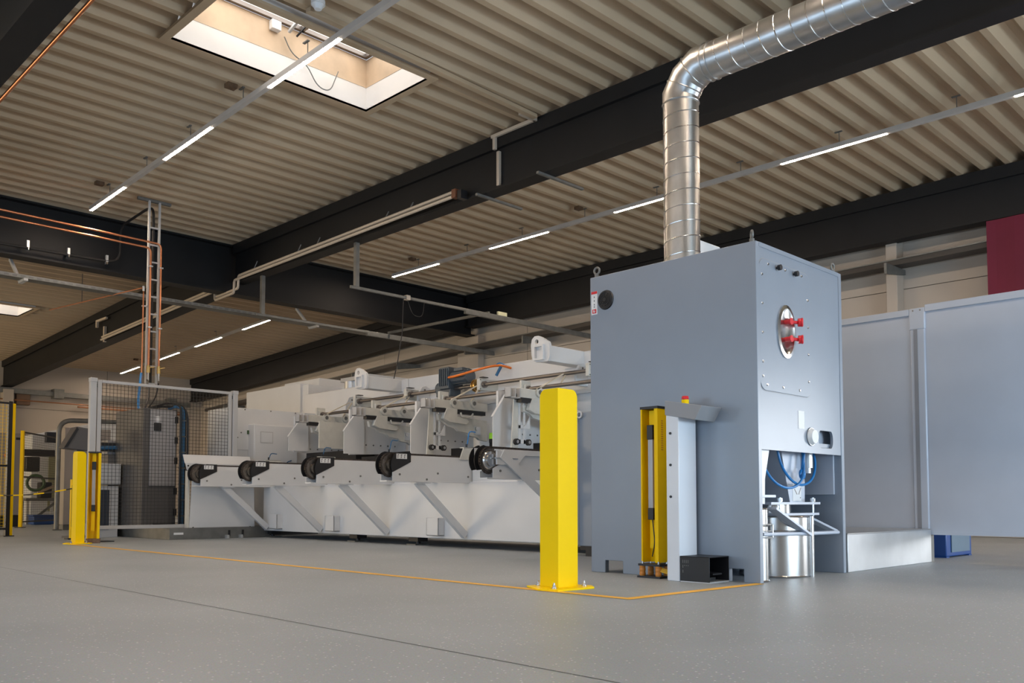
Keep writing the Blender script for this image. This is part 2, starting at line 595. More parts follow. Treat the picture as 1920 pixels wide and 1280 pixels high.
# ------------------------------------------------------------------ light trunking
def trunking(name, xa, xb, fy, fz, lits, hangers, label):
    root = thing(name, ((xa + xb) / 2, fy((xa + xb) / 2), fz((xa + xb) / 2)), label, 'light')
    P = lambda x, d=0: (x, fy(x), fz(x) + d)
    MB().bar(P(xa, .04), P(xb, .04), 0.060, 0.064).build('rail', mat('trunking_grey', (.50, .47, .44), .5), root)
    for a, b_ in lits:
        MB().bar(P(a, .0065), P(b_, .0065), 0.044, 0.003).build('led_module', LED, root)
    for h in hangers[:6:3]:
        MB().box(h - .05, h + .05, fy(h) - .22, fy(h) - .10, zroof(h) - .05, zroof(h) + .0).build('fixing_block', RUST, root)
    for h in hangers:
        mm = MB().bar(P(h, .08), (h, fy(h), zroof(h) + 0.01), 0.008, 0.008)
        mm.bar((h - 0.05, fy(h) - 0.02, zroof(h) - 0.006), (h + 0.05, fy(h) - 0.02, zroof(h) - 0.006), 0.03, 0.012)
        mm.build('hanger', GALVD, root)
    return root


lit = [(-15.05 + 2.985 * k, -13.56 + 2.985 * k) for k in range(6)]
hg = [-14.2 + 2.985 * k * 0.5 for k in range(12)]
trunking('light_trunking', -15.06, 3.0, lambda x: 5.27 + (x + 15.02) * -0.0283, lambda x: 5.28, lit, hg,
         'long strip light crossing under the big open skylight')
trunking('light_trunking', -15.06, 3.0, lambda x: 11.42, lambda x: 5.28, lit, hg,
         'long strip light passing behind the vertical spiral duct')
l3 = []
sx = [(-29.6, -28.15), (-26.7, -25.3), (-24.25, -22.7), (-21.5, -20.05)]
trunking('light_trunking', -29.62, -20.0, lambda x: 11.42, lambda x: zroof(x) - 0.235, sx, [-28, -25.5, -23, -20.6],
         'short distant strip light with four lit bars over the fence')

# ------------------------------------------------------------------ ventilation duct
dx, dy, dr = -4.115, 6.05, 0.145
ztop = 4.06
root = thing('ventilation_duct', (dx, dy, 2.33), 'shiny spiral steel duct rising from the grey filter cabinet to the roof', 'duct')
MB().cyl((dx, dy, 2.33), (dx, dy, 3.80), dr, 32).build('vertical_pipe', DUCT, root)
mm = MB()
ang = [0, 22.5, 45, 67.5, 90]
R = 0.26
elb = [V(dx + R - R * math.cos(math.radians(a)), dy, 3.80 + R * math.sin(math.radians(a))) for a in (0, 30, 60, 90)]
pts = [V(dx, dy, 3.795), V(dx, dy, 3.84), V(dx + .055, dy, 3.96), V(dx + .14, dy, 4.035), V(dx + .26, dy, 4.06)]
mm.tube([V(dx, dy, 3.79), V(dx, dy, 3.87), V(dx + .075, dy, 3.99), V(dx + .19, dy, 4.06), V(dx + .27, dy, 4.06)], dr + 0.003, 32)
mm.build('elbow', DUCT, root, sharp=17)
for c, nrm in (((dx, dy, 3.80), (0, 0, 1)), ((dx + .035, dy, 3.93), (.5, 0, .87)), ((dx + .13, dy, 4.03), (.85, 0, .5)), ((dx + .27, dy, 4.06), (1, 0, 0)), ((dx + .32, dy, 4.06), (1, 0, 0))):
    MB().torus(c, nrm, dr + 0.004, 0.005, 32, 6).build('collar', DUCT, root)
MB().cyl((dx + .26, dy, ztop), (3.0, dy, ztop), dr, 32).build('horizontal_pipe', DUCT, root)


def helix(p, q, r, pitch, tr):
    p, q = Vector(p), Vector(q)
    L = (q - p).length
    t = (q - p).normalized()
    ref = Vector((0, 1, 0))
    u = ref
    w = t.cross(u)
    n = int(L / pitch * 28)
    return MB().tube([p + t * (L * i / n) + (u * math.cos(2 * PI * i / 28) + w * math.sin(2 * PI * i / 28)) * r for i in range(n + 1)], tr, 5)


helix((dx, dy, 2.33), (dx, dy, 3.79), dr, 0.128, 0.0045).build('spiral_seam', STEEL, root)
helix((dx + .34, dy, ztop), (3.0, dy, ztop), dr, 0.128, 0.0045).build('spiral_seam', STEEL, root)

# ------------------------------------------------------------------ grey filter cabinet
X0, X1, Y0, Y1, ZT = -4.545, -3.08, 5.40, 6.69, 2.32
cab = thing('filter_cabinet', ((X0 + X1) / 2, (Y0 + Y1) / 2, 0), 'tall grey blue filter cabinet with open bay at its foot', 'cabinet')
t = 0.045
poly = [(X0, 0), (-4.405, 0), (-4.405, .095), (-4.235, .095), (-4.235, 0), (-3.317, 0), (-3.317, .09), (-3.203, .09), (-3.203, 0), (X1, 0), (X1, ZT), (X0, ZT)]
MB().prism(poly, 'Y', Y0, Y0 + t).build('left_panel', PAINT, cab, bevel=0.004)
MB().box(X0, X1, Y1 - t, Y1, 0, ZT).build('right_panel', PAINT, cab, bevel=0.004)
MB().box(X0, X0 + 0.03, Y0 + t, Y1 - t, 0.1, ZT - .03).build('back_panel', PAINT, cab)
MB().box(X0, X1, Y0 + t, Y1 - t, ZT - 0.03, ZT).build('top_panel', PAINT, cab)
MB().box(X1 - .10, X1 - .09, Y0 + t, Y1 - t, .98, 1.4).build('inner_panel', PAINTP, cab)
MB().box(X0 + .03, X1 - .03, Y0 + t, Y1 - t, 0.95, 0.98).build('bay_ceiling', PAINT, cab)
# front panel with the oval handhole cut through
hy0, hy1, hz0, hz1 = 6.28, 6.515, 0.945, 1.075
ix = X1 - 0.006
mm = MB()
mm.box(ix - .02, ix, Y0 + t, 5.95, 0.90, ZT - .03)
mm.box(ix - .02, ix, 5.95, 6.60, 1.12, ZT - .03)
mm.box(ix - .02, ix, 6.60, Y1 - t, 0.90, ZT - .03)
def stad(y0, y1, z0, z1, bul, n=10):
    pts = []
    zc, hh = (z0 + z1) / 2, (z1 - z0) / 2
    for i in range(n):
        a = math.pi / 2 - math.pi * i / (n - 1)
        pts.append((y1 - bul + bul * math.cos(a), zc + hh * math.sin(a)))
    for i in range(n):
        a = -math.pi / 2 - math.pi * i / (n - 1)
        pts.append((y0 + bul + bul * math.cos(a), zc + hh * math.sin(a)))
    return pts
inn = stad(hy0, hy1, hz0, hz1, 0.035)
out, inn = star_loops([(5.95, .90), (6.60, .90), (6.60, 1.12), (5.95, 1.12)], inn, ((hy0 + hy1) / 2, (hz0 + hz1) / 2))
mm.holed(out, inn, 'X', ix - .02, ix)
mm.build('front_panel', PAINT, cab)
hat = rounded(5.44, 6.17, 1.305, 2.215, 0.075)
MB().prism(rounded(5.434, 6.176, 1.299, 2.221, 0.08), 'X', ix, ix + 0.0012).build('hatch_seam', CONS, cab)
hp = MB().prism(hat, 'X', ix, ix + 0.006).build('hatch_plate', PAINT, cab, bevel=0.002)
for (yy, zz) in ((5.475, 2.1), (5.475, 1.9), (5.475, 1.7), (5.475, 1.5), (5.475, 1.4), (5.53, 1.345), (5.75, 1.345), (5.99, 1.345), (6.13, 1.42), (6.13, 1.62), (6.13, 1.82), (6.13, 2.02), (5.56, 2.185), (5.8, 2.185), (6.04, 2.185)):
    MB().cyl((ix + .006, yy, zz), (ix + .013, yy, zz), 0.010, 12, 0.007).build('bolt', STEEL, hp)
for yy in (5.681, 5.926):
    mm = MB().cyl((ix + .006, yy, 2.18), (ix + .02, yy, 2.18), 0.008, 10).cyl((ix + .02, yy, 2.18), (ix + .042, yy, 2.18), 0.02, 14)
    mm.build('knob', BLACK, hp)
# recessed oval porthole
yc, zc = 5.80, 1.745
ov_o, ov_i, ov_b = stad(yc - .13, yc + .13, zc - .19, zc + .19, .13, 14), stad(yc - .105, yc + .105, zc - .165, zc + .165, .105, 14), stad(yc - .08, yc + .08, zc - .14, zc + .14, .08, 14)
mm = MB()
n = len(ov_o)
rings = [(ov_o, ix + .004), (ov_o, ix + .016), (ov_i, ix + .020), (ov_b, ix + .008)]
vs = [(xx, u, w) for pts_, xx in rings for u, w in pts_]
fs = [(k * n + i, k * n + (i + 1) % n, (k + 1) * n + (i + 1) % n, (k + 1) * n + i) for k in range(3) for i in range(n)] + [tuple(3 * n + i for i in range(n))]
mm.add(vs, fs)
ph = mm.build('porthole', STEEL, cab)
for zz in (1.812, 1.690):
    mm = MB().cyl((ix + .008, 5.79, zz), (ix + .05, 5.79, zz), 0.016, 14)
    mm.cyl((ix + .05, 5.79, zz), (ix + .058, 5.79, zz), 0.024, 16)
    mm.cyl((ix + .03, 5.79, zz), (ix + .06, 5.90, zz + .005), 0.012, 12)
    mm.cyl((ix + .055, 5.885, zz + .004), (ix + .075, 5.90, zz + .005), 0.03, 16)
    mm.torus((ix + .078, 5.90, zz + .005), (1, .5, 0), 0.024, 0.009, 18, 8)
    mm.build('knob', RED, ph)
MB().box(ix, ix + .002, 5.97, 6.06, 1.07, 1.20).build('sticker', LABEL, cab)
mm = MB().cyl((ix, 6.16, 1.02), (ix + .035, 6.16, 1.02), 0.062, 24, 0.05)
mm.build('round_cap', LABEL, cab)
MB().torus((ix + .006, 6.16, 1.02), (1, 0, 0), 0.064, 0.004, 24, 6).build('cap_ring', GALV, cab)
# round fan grille and sticker on the left face
fan = MB().cyl((-4.386, Y0, 2.12), (-4.386, Y0 - .012, 2.12), 0.078, 32, 0.072).build('fan_rim', BLACK, cab)
mm = MB()
for rr in (0.06, 0.045, 0.03):
    mm.torus((-4.386, Y0 - .013, 2.12), (0, 1, 0), rr, 0.004, 24, 5)
for k in range(6):
    a = PI * k / 6
    mm.bar((-4.386 + .062 * math.cos(a), Y0 - .014, 2.12 + .062 * math.sin(a)), (-4.386 - .062 * math.cos(a), Y0 - .014, 2.12 - .062 * math.sin(a)), .004, .004)
mm.build('grille', RUBBER, fan)
MB().cyl((-4.386, Y0 - .016, 2.12), (-4.386, Y0 - .02, 2.12), 0.016, 16).build('hub', RUBBER, fan)
st = MB().box(-4.532, -4.472, Y0 - .0015, Y0, 2.02, 2.205).build('safety_sticker', LABEL, cab)
mm = MB().box(-4.531, -4.473, Y0 - .003, Y0 - .0015, 2.184, 2.204)
mm.box(-4.522, -4.482, Y0 - .003, Y0 - .0015, 2.03, 2.062)
mm.build('red_mark', RED, st)
mm = MB().box(-4.512, -4.504, Y0 - .0035, Y0 - .003, 2.037, 2.056).box(-4.504, -4.493, Y0 - .0035, Y0 - .003, 2.037, 2.043).box(-4.498, -4.492, Y0 - .0035, Y0 - .003, 2.037, 2.052)
mm.build('white_mark', LABEL, st)
mm = MB()
for zz in (2.155, 2.125, 2.095):
    mm.prism([(-4.507, zz), (-4.497, zz), (-4.502, zz + .012)], 'Y', Y0 - .003, Y0 - .0015)
mm.box(-4.506, -4.498, Y0 - .003, Y0 - .0015, 2.077, 2.085)
mm.build('black_mark', BLACK, st)
for ex, ey, nrm in ((-4.50, 5.43, (0, 1, 0)), (-3.125, 5.43, (0, 1, .0)), (-3.125, 6.64, (1, 0, 0))):
    nrm = (1, 0, 0) if ex > -4 else nrm
    if ey < 6 and ex > -4:
        nrm = (.75, .66, 0)
    e = MB().torus((ex, ey, ZT + .055), nrm, 0.026, 0.0085, 24, 8)
    e.cyl((ex, ey, ZT), (ex, ey, ZT + .025), 0.018, 14)
    e.build('eyebolt', GALVD, cab)
# inside of the bay
MB().box(-3.80, -3.77, Y0 + t, Y1 - t, 0.0, .95).build('bay_back', PAINT, cab)
MB().box(X0 + .53, X1 - .06, Y1 - t - .02, Y1 - t, 0.60, .95).build('bay_liner', PAINTP, cab, bevel=.003)
mm = MB().prism([(-3.14, .95), (-3.30, .95), (-3.30, .53), (-3.14, .53)], 'Y', 5.455, 5.53)
mm2 = MB().add([(-3.12, 5.45, .92), (-3.12, 5.62, .92), (-3.35, 5.62, .92), (-3.35, 5.45, .92), (-3.12, 5.45, .70), (-3.12, 5.55, .70), (-3.35, 5.55, .70), (-3.35, 5.45, .70),
                (-3.12, 5.45, .53), (-3.12, 5.545, .53), (-3.35, 5.545, .53), (-3.35, 5.45, .53)],
               [(0, 1, 5, 4), (1, 2, 6, 5), (2, 3, 7, 6), (3, 0, 4, 7), (4, 5, 9, 8), (5, 6, 10, 9), (6, 7, 11, 10), (7, 4, 8, 11), (0, 3, 2, 1), (8, 9, 10, 11)])
mm2.build('side_chute', WHITE, cab)
MB().add([(-3.26, 6.03, .95), (-3.26, 6.40, .95), (-3.5, 6.40, .95), (-3.5, 6.03, .95), (-3.26, 6.16, .54), (-3.26, 6.39, .54), (-3.5, 6.39, .54), (-3.5, 6.16, .54)],
         [(0, 1, 5, 4), (1, 2, 6, 5), (2, 3, 7, 6), (3, 0, 4, 7), (0, 3, 2, 1), (4, 5, 6, 7)]).build('hopper_chute', PAINTP, cab)
hc = MB().box(-3.262, -3.258, 6.20, 6.33, .55, .69).build('instruction_label', LABEL, cab)
mm = MB().bar((-3.256, 6.225, .64), (-3.256, 6.265, .60), .002, .006).bar((-3.256, 6.29, .60), (-3.256, 6.325, .65), .002, .006).bar((-3.256, 6.31, .575), (-3.256, 6.32, .575), .002, .008)
mm.build('mark', SHAFT, hc)
for pts_ in ([(-3.2, 5.86, .96), (-3.19, 5.90, .80), (-3.18, 6.05, .685), (-3.18, 6.22, .66), (-3.2, 6.42, .72), (-3.22, 6.50, .85), (-3.24, 6.47, .96)],
             [(-3.2, 5.67, .80), (-3.17, 5.74, .69), (-3.16, 5.92, .635), (-3.16, 6.10, .66), (-3.18, 6.24, .75), (-3.22, 6.28, .96)]):
    MB().tube(smooth_path(pts_, .14, 5), 0.0095, 8).build('air_hose', BLUEH, cab)
mm = MB().torus((-3.2, 6.24, .75), (1, 0, 0), .03, .012, 18, 8)
mm.cyl((-3.2, 6.24, .78), (-3.2, 6.28, .95), .012, 10)
mm.build('hose_fitting', BLUEH, cab)
mm = MB().cyl((-3.22, 6.37, .80), (-3.22, 6.37, .95), .035, 16).cyl((-3.22, 6.37, .76), (-3.22, 6.37, .80), .022, 14)
mm.build('air_regulator', GALV, cab)
MB().cyl((-3.77, 6.45, .70), (-3.74, 6.45, .70), .022, 12).build('socket', BLACK, cab)
# clamp rig
mm = MB().box(-3.62, -3.17, 5.72, 6.46, .525, .542)
mm.build('top_flange', PAINTP, cab)
mm = MB().cyl((-3.4, 6.12, .455), (-3.4, 6.12, .525), .15, 28)
mm.build('bellows', STEEL, cab)
MB().box(-3.62, -3.17, 5.80, 6.44, .445, .462).build('lower_flange', PAINTP, cab)
MB().box(-3.40, -3.10, 5.47, 5.66, .575, .592).build('small_flange', PAINTP, cab)
for yy in (5.87, 6.37):
    mm = MB().cyl((-3.185, yy, .44), (-3.185, yy, .575), .008, 8).cyl((-3.185, yy, .545), (-3.185, yy, .57), .018, 6)
    mm.build('clamp_bolt', STEEL, cab)
mm = MB().tube([(-3.10, 5.47, .325), (-3.10, 6.13, .315), (-3.10, 6.60, .312)], .014, 12)
mm.build('lever_bar', PAINTP, cab)
MB().bar((-3.12, 5.64, .50), (-3.10, 6.11, .305), .016, .07, (1, 0, 0)).build('lever_arm', PAINTP, cab)
MB().bar((-3.25, 6.42, .42), (-3.12, 6.60, .315), .016, .06, (1, 0, 0)).build('lever_arm', PAINTP, cab)
for nm, cx_, cy_, rr, hh, lab in (('dust_drum', -3.36, 6.10, .255, .44, 'wide polished steel drum standing inside the filter cabinet bay'),
                                  ('dust_drum', -3.165, 5.545, .058, .50, 'narrow steel canister at the left edge of the cabinet bay')):
    dr_ = thing(nm, (cx_, cy_, 0), lab, 'drum')
    mm = MB().cyl((cx_, cy_, 0.012), (cx_, cy_, hh), rr, 36)
    mm.build('body', STEEL, dr_)
    for zz, r2 in ((0.008, .007), (hh * .76, .006), (hh - .004, .007)):
        MB().torus((cx_, cy_, zz), (0, 0, 1), rr, r2, 36, 6).build('hoop', STEEL, dr_)
    if rr > .1:
        for aa in (-2.2, -0.55):
            MB().cyl((cx_ + (rr + .012) * math.cos(aa + .8), cy_ + (rr + .012) * math.sin(aa + .8), .0), (cx_ + (rr + .012) * math.cos(aa + .8), cy_ + (rr + .012) * math.sin(aa + .8), hh), .022, 14).build('guide_rod', STEEL, dr_)
    else:
        mm = MB()
        for zz in (.30, .345, .39):
            mm.torus((cx_ + .01, cy_ + .02, zz), (0, 0, 1), .062, .005, 24, 6)
        mm.bar((cx_ + .07, cy_ + .05, .30), (cx_ + .07, cy_ + .05, .39), .012, .012)
        mm.build('clamp', GALV, dr_)

# white box behind the cabinet top
wb = thing('fan_housing', (-4.56, 6.9, 0), 'white box whose corner shows behind the base of the spiral duct', 'fan housing')
MB().box(-4.72, -4.40, 6.73, 7.08, .08, 2.88).build('casing', WHITE, wb, bevel=.006)
MB().box(-4.73, -4.39, 6.72, 7.09, 0, .08).build('plinth', GALVD, wb)

# ------------------------------------------------------------------ light curtain, pedestal, foot pedal
def light_curtain(loc, h, yaw, label, feet=True, cable=True, zb=0.11):
    """yellow open channel column with a sensor bar inside; open side faces local -Y"""
    root = thing('light_curtain', loc, label, 'light curtain')
    root.rotation_euler.z = yaw
    ORG[root.name] = Vector((0, 0, 0))
    w, d, tt = .15, .11, .012
    mm = MB().prism([(-w / 2, -d / 2), (-w / 2, d / 2), (w / 2, d / 2), (w / 2, -d / 2), (w / 2 - .03, -d / 2), (w / 2 - .03, d / 2 - tt), (-w / 2 + tt, d / 2 - tt), (-w / 2 + tt, -d / 2)], 'Z', zb, h)
    mm.build('column', YELD, root)
    MB().box(-w / 2 - .003, w / 2 + .003, -d / 2 - .003, d / 2 + .003, h, h + .018).build('cap', BLACK, root)
    MB().box(-.03, .015, -.01, d / 2 - tt, zb + .1, h - .01).build('inner_rail', YELD, root)
    MB().box(-.028, .012, -.03, -.01, .50, h - .22).build('sensor_window', mat('sensor_lens', (.42, .42, .43), .25), root)
    MB().box(-.033, .018, -.038, -.008, h - .22, h - .115).build('sensor_head', BLACK, root, bevel=.003)
    MB().box(-.030, .018, -.036, -.008, .415, .50).build('sensor_foot', BLACK, root, bevel=.003)
    if cable:
        mm = MB()
        for k in range(14):
            mm.box(w / 2 - .0002, w / 2 + .0008, -.012, .012, h - .30 + .016 * k, h - .292 + .016 * k)
        mm.build('lettering', mat('orange_print', (.62, .26, .01), .5), root)['kind'] = 'stuff'
        MB().tube(smooth_path([(0, -.02, .42), (.01, -.025, .36), (.02, -.02, .25), (-.005, -.02, .15)], .05), .004, 6).build('sensor_cable', BLACK, root)
    if feet:
        MB().box(-.095, .095, -.07, .07, .085, .10).build('top_plate', BLACK, root)
        MB().box(-.1, .1, -.075, .075, 0.0, .014).build('base_plate', BLACK, root)
        for a in (-.07, .07):
            for c in (-.05, .05):
                mm = MB()
                for k in range(5):
                    mm.cyl((a, c, .014 + k * .0142), (a, c, .014 + (k + 1) * .0142), .02 + .003 * (k % 2), 14, .02 + .003 * ((k + 1) % 2))
                mm.build('spring_foot', AMBER, root)
                MB().cyl((a, c, .1), (a, c, .118), .008, 6).build('nut', STEEL, root)
    else:
        MB().box(-.085, .085, -.065, .065, 0.0, zb).build('base_block', mat('rusty_base', (.16, .09, .05), .6, var=.3, vscale=20), root)
    return root


light_curtain((-3.868, 5.30, 0), 1.215, 0.0, 'yellow light curtain column against the grey filter cabinet', True, True)
mm = MB()
for k in range(4):
    mm.tube(smooth_path([(-3.82, 5.27 + .008 * k, .10 + .004 * k), (-3.79, 5.24 + .008 * k, .055 + .006 * k), (-3.72, 5.26 + .01 * k, .035 + .006 * k), (-3.62, 5.30 + .01 * k, .02 + .008 * k)], .03), .0045, 6)
tag(mm.build('signal_cable', mat('yellow_cable', (.75, .45, .03), .4)), 'loop of yellow signal cables behind the pedestal foot', 'cable')

ped = thing('operator_pedestal', (-3.6, 5.27, 0), 'pale operator pedestal with grey tilted console head', 'pedestal')
MB().prism([(-3.66, 5.16), (-3.555, 5.16), (-3.555, 5.375), (-3.66, 5.375)], 'Z', 0.0, 1.15).build('post', PEDW, ped, bevel=.006)
for zz in (1.02, .80, .58):
    MB().cyl((-3.622, 5.16, zz), (-3.622, 5.153, zz), .009, 12).build('screw', BLACK, ped)
hd = MB().prism([(-3.665, 1.150), (-3.42, 1.102), (-3.36, 1.196), (-3.665, 1.252)], 'Y', 5.155, 5.46).build('console_head', CONS, ped, bevel=.003)
e = MB().cyl((-3.565, 5.26, 1.225), (-3.565, 5.26, 1.258), .026, 18).build('stop_collar', YEL, ped)
mm = MB().cyl((-3.565, 5.26, 1.258), (-3.565, 5.26, 1.266), .016, 16).cyl((-3.565, 5.26, 1.264), (-3.565, 5.26, 1.284), .026, 20, .022)
mm.build('stop_button', RED, e)

fp = thing('foot_pedal', (-3.43, 5.28, 0), 'black foot pedal guard box open to the right beside the pedestal', 'foot pedal')
a0, a1, c0, c1, hz = -3.552, -3.318, 5.158, 5.405, .175
mm = MB().box(a0, a1, c0, c0 + .006, 0.006, hz).box(a0, a1, c1 - .006, c1, 0.006, hz).box(a0, a1, c0, c1, hz - .006, hz).box(a0, a0 + .006, c0, c1, .006, hz)
mm.build('hood', BLACK, fp, bevel=.002)
MB().box(a0, a1, c0 + .006, c1 - .006, 0, .008).build('base_plate', GALV, fp)
MB().prism([(-3.50, .03), (-3.335, .05), (-3.335, .062), (-3.50, .07)], 'Y', 5.23, 5.34).build('treadle', BLACK, fp, bevel=.003)
MB().box(-3.49, -3.38, 5.24, 5.33, .008, .03).build('treadle_base', RUBBER, fp)
for (xx, z0, z1) in ((0, .128, .150), (1, .128, .150), (2, .128, .150), (3, .128, .150), (0, .095, .115), (1, .108, .115), (2, .108, .115), (3, .108, .115), (0, .062, .082)):
    MB().box(-3.53 + xx * .014, -3.526 + xx * .014, c0 - .0006, c0, z0, z1).build('vent_slot', GALVD, fp)

# ------------------------------------------------------------------ yellow corner guards
def corner_guard(cx_, cy_, la, lb, h, label):
    """angle plate: one leg along -X, one along +Y, rounded top corners"""
    root = thing('corner_guard', (cx_ - la / 2, cy_ + lb / 2, 0), label, 'bollard')
    tt, r = .012, .05
    k = 6
    legA = [(cx_, 0), (cx_, h)] + [(cx_ - la + r - r * math.sin(a), h - r + r * math.cos(a)) for a in [PI / 2 * i / k for i in range(k + 1)]] + [(cx_ - la, 0)]
    legB = [(cy_ + tt, 0), (cy_ + tt, h)] + [(cy_ + lb - r + r * math.sin(a), h - r + r * math.cos(a)) for a in [PI / 2 * i / k for i in range(k + 1)]] + [(cy_ + lb, 0)]
    mm = MB().prism(legA, 'Y', cy_, cy_ + tt).prism(legB, 'X', cx_ - tt, cx_)
    mm.build('angle_plate', YEL, root)
    bp_ = [(cx_ - la - .09, cy_ - .03), (cx_ - .04, cy_ - .14), (cx_ + .10, cy_ - .11), (cx_ + .12, cy_ + lb + .02), (cx_ + .05, cy_ + lb + .08), (cx_ - la - .02, cy_ + lb + .06)]
    MB().prism(bp_, 'Z', 0, .012).build('base_plate', YEL, root, bevel=.002)
    for xx, yy in ((cx_ - la - .03, cy_ + .015), (cx_ + .02, cy_ - .06), (cx_ + .045, cy_ + lb + .01)):
        mm = MB().cyl((xx, yy, .012), (xx, yy, .018), .018, 14).cyl((xx, yy, .018), (xx, yy, .034), .011, 6).cyl((xx, yy, .034), (xx, yy, .046), .006, 8)
        mm.build('anchor_bolt', STEEL, root)
    return root


corner_guard(-3.767, 4.155, .155, .185, 1.262, 'bright yellow corner guard standing in the middle foreground')
corner_guard(-12.10, 4.146, .16, .11, 1.19, 'distant yellow corner guard beside the mesh fence post')

tp = MB()
w2 = .035
tp.add([(-3.097, 4.007, .0018), (-3.168, 4.077, .0018), (-12.0, 4.113, .0018), (-12.0, 4.043, .0018)], [(0, 1, 2, 3)])
tp.add([(-3.097, 4.007, .0018), (-3.168, 4.077, .0018), (-3.113, 5.398, .0018), (-3.042, 5.398, .0018)], [(0, 3, 2, 1)])
tag(tp.build('floor_tape', TAPE), 'orange yellow marking tape on the floor turning a corner', 'tape')

# ------------------------------------------------------------------ step and enclosure on the right
stp = thing('step_platform', (-3.6, 7.58, 0), 'galvanised step platform with tread plate top beside the cabinet', 'step')
MB().box(-4.3, -3.08, 6.72, 8.42, 0, .292).build('box', GALV, stp, bevel=.004)
MB().box(-4.3, -3.08, 6.72, 8.42, .292, .300).build('tread_plate', TREAD, stp)

enc = thing('partition_wall', (-3.8, 8.5, 0), 'pale grey panelled partition right of the filter cabinet', 'partition')
MB().box(-5.3, -3.235, 8.45, 8.49, .02, 2.31).build('panel', PAINTP, enc)
MB().box(-3.10, -1.9, 8.45, 8.49, .27, 2.31).build('panel', PAINTP, enc)
po = MB().box(-3.235, -3.10, 8.435, 8.56, .26, 2.24).build('post', PAINTP, enc, bevel=.012)
MB().box(-3.20, -3.165, 8.432, 8.436, .27, 2.14).build('post_groove', mat('groove_grey', (.25, .26, .29), .5), po)
pc = MB().box(-3.24, -3.095, 8.43, 8.565, 2.13, 2.335).build('post_cap', PAINTP, enc, bevel=.012)
for yy in (-3.20, -3.135):
    MB().cyl((yy, 8.43, 2.31), (yy, 8.426, 2.31), .008, 10).build('rivet', STEEL, pc)
MB().box(-5.3, -3.24, 8.43, 8.56, 2.27, 2.33).build('top_rail', PAINTP, enc, bevel=.004)
MB().box(-3.095, -1.9, 8.43, 8.56, 2.29, 2.355).build('top_rail', PAINTP, enc, bevel=.004)
MB().box(-3.10, -1.9, 8.44, 8.56, .245, .275).build('bottom_rail', PAINTP, enc)
for xx in (-5.3, -3.15, -1.95):
    MB().box(xx - .05, xx + .05, 8.46, 8.54, 0, .3 if xx > -4 else .02).build('leg', GALVD, enc)

bc = thing('blue_crate', (-3.55, 9.45, 0), 'dark blue crate standing under the raised enclosure panel', 'crate')
MB().box(-3.95, -3.19, 9.1, 9.8, 0.01, .28).build('bin', BLUEB, bc, bevel=.01)
mm = MB().box(-3.965, -3.175, 9.085, 9.815, .28, .31)
mm.build('rim', BLUEB, bc, bevel=.004)
for yy in (9.14, 9.76):
    MB().box(-3.95, -3.19, yy - .04, yy + .04, 0, .012).build('runner', BLUEB, bc)
MB().box(-3.188, -3.180, 9.22, 9.72, .05, .27).build('side_plate', mat('steel_blue_plate', (.12, .18, .24), .4), bc)

bn = MB()
nn = 24
for i in range(nn):
    xa, xb = -4.30 + 3.0 * i / nn, -4.30 + 3.0 * (i + 1) / nn
    ya, yb = 14.20 + .012 * math.sin(i * 1.3), 14.20 + .012 * math.sin((i + 1) * 1.3)
    bn.add([(xa, ya, 1.6), (xb, yb, 1.6), (xb, yb, 4.69), (xa, ya, 4.69), (xa, ya + .004, 1.6), (xb, yb + .004, 1.6), (xb, yb + .004, 4.69), (xa, ya + .004, 4.69)],
           [(0, 1, 2, 3), (5, 4, 7, 6), (3, 2, 6, 7), (0, 4, 5, 1)])
tag(bn.build('wall_banner', BANNER), 'burgundy cloth banner hanging at the right edge of back wall', 'banner')

# ------------------------------------------------------------------ the machine: base
base = thing('machine_bed', (-8.6, 7.6, 0), 'long white machine base under the row of conveyor arms', 'machine base')
MB().box(-12.45, -5.68, 7.03, 8.30, .10, .765).build('casing', WHITE, base, bevel=.012)
MB().box(-12.45, -5.68, 7.0, 7.03, .10, .775).build('front_plate', WHITE, base, bevel=.008)
for xx in (-12.4, -10.15, -8.85, -6.0):
    mm = MB().box(xx - .09, xx + .09, 7.06, 7.22, .045, .10).cyl((xx, 7.14, 0.012), (xx, 7.14, .05), .03, 12)
    mm.build('foot', BLACK, base)
    MB().box(xx - .11, xx + .07, 7.04, 7.26, 0, .014).build('foot_pad', GALVD, base)
for xx in (-12.0, -10.5, -8.3):
    mm = MB().box(xx - .10, xx + .12, 6.9, 6.912, .135, .35).box(xx + .108, xx + .12, 6.9, 7.0, .135, .35).box(xx - .10, xx - .088, 6.9, 7.0, .135, .35).box(xx - .1, xx + .12, 6.9, 7.0, .135, .147)
    mm.build('fork_socket', WHITE, base, bevel=.004)
for xx in (-11.3, -9.85, -8.35, -6.9, -5.4):
    MB().box(xx - .04, xx + .04, 6.985, 7.1, .77, .80).build('clip', GALV, base)
ARMX = [-12.30, -10.82, -9.28, -7.79, -6.22]
for a, c in zip(ARMX, ARMX[1:] + [-5.62]):
    MB().box(a + .07, c - .07, 7.03, 7.6 if a < -10 else 7.94, .765, 1.02).build('upper_tray', WHITE, base, bevel=.006)
    if a < -10:
        MB().box(a + .07, c - .07, 7.61, 7.94, .765, 1.19 if a > -12 else 1.30).build('rubber_skirt', RUBBER, base)  # black box stands in for the shaded gap under the station plates
MB().box(-12.3, -5.7, 7.95, 8.30, .765, 1.26).build('rubber_apron', RUBBER, base)  # black box stands in for the shade inside the machine

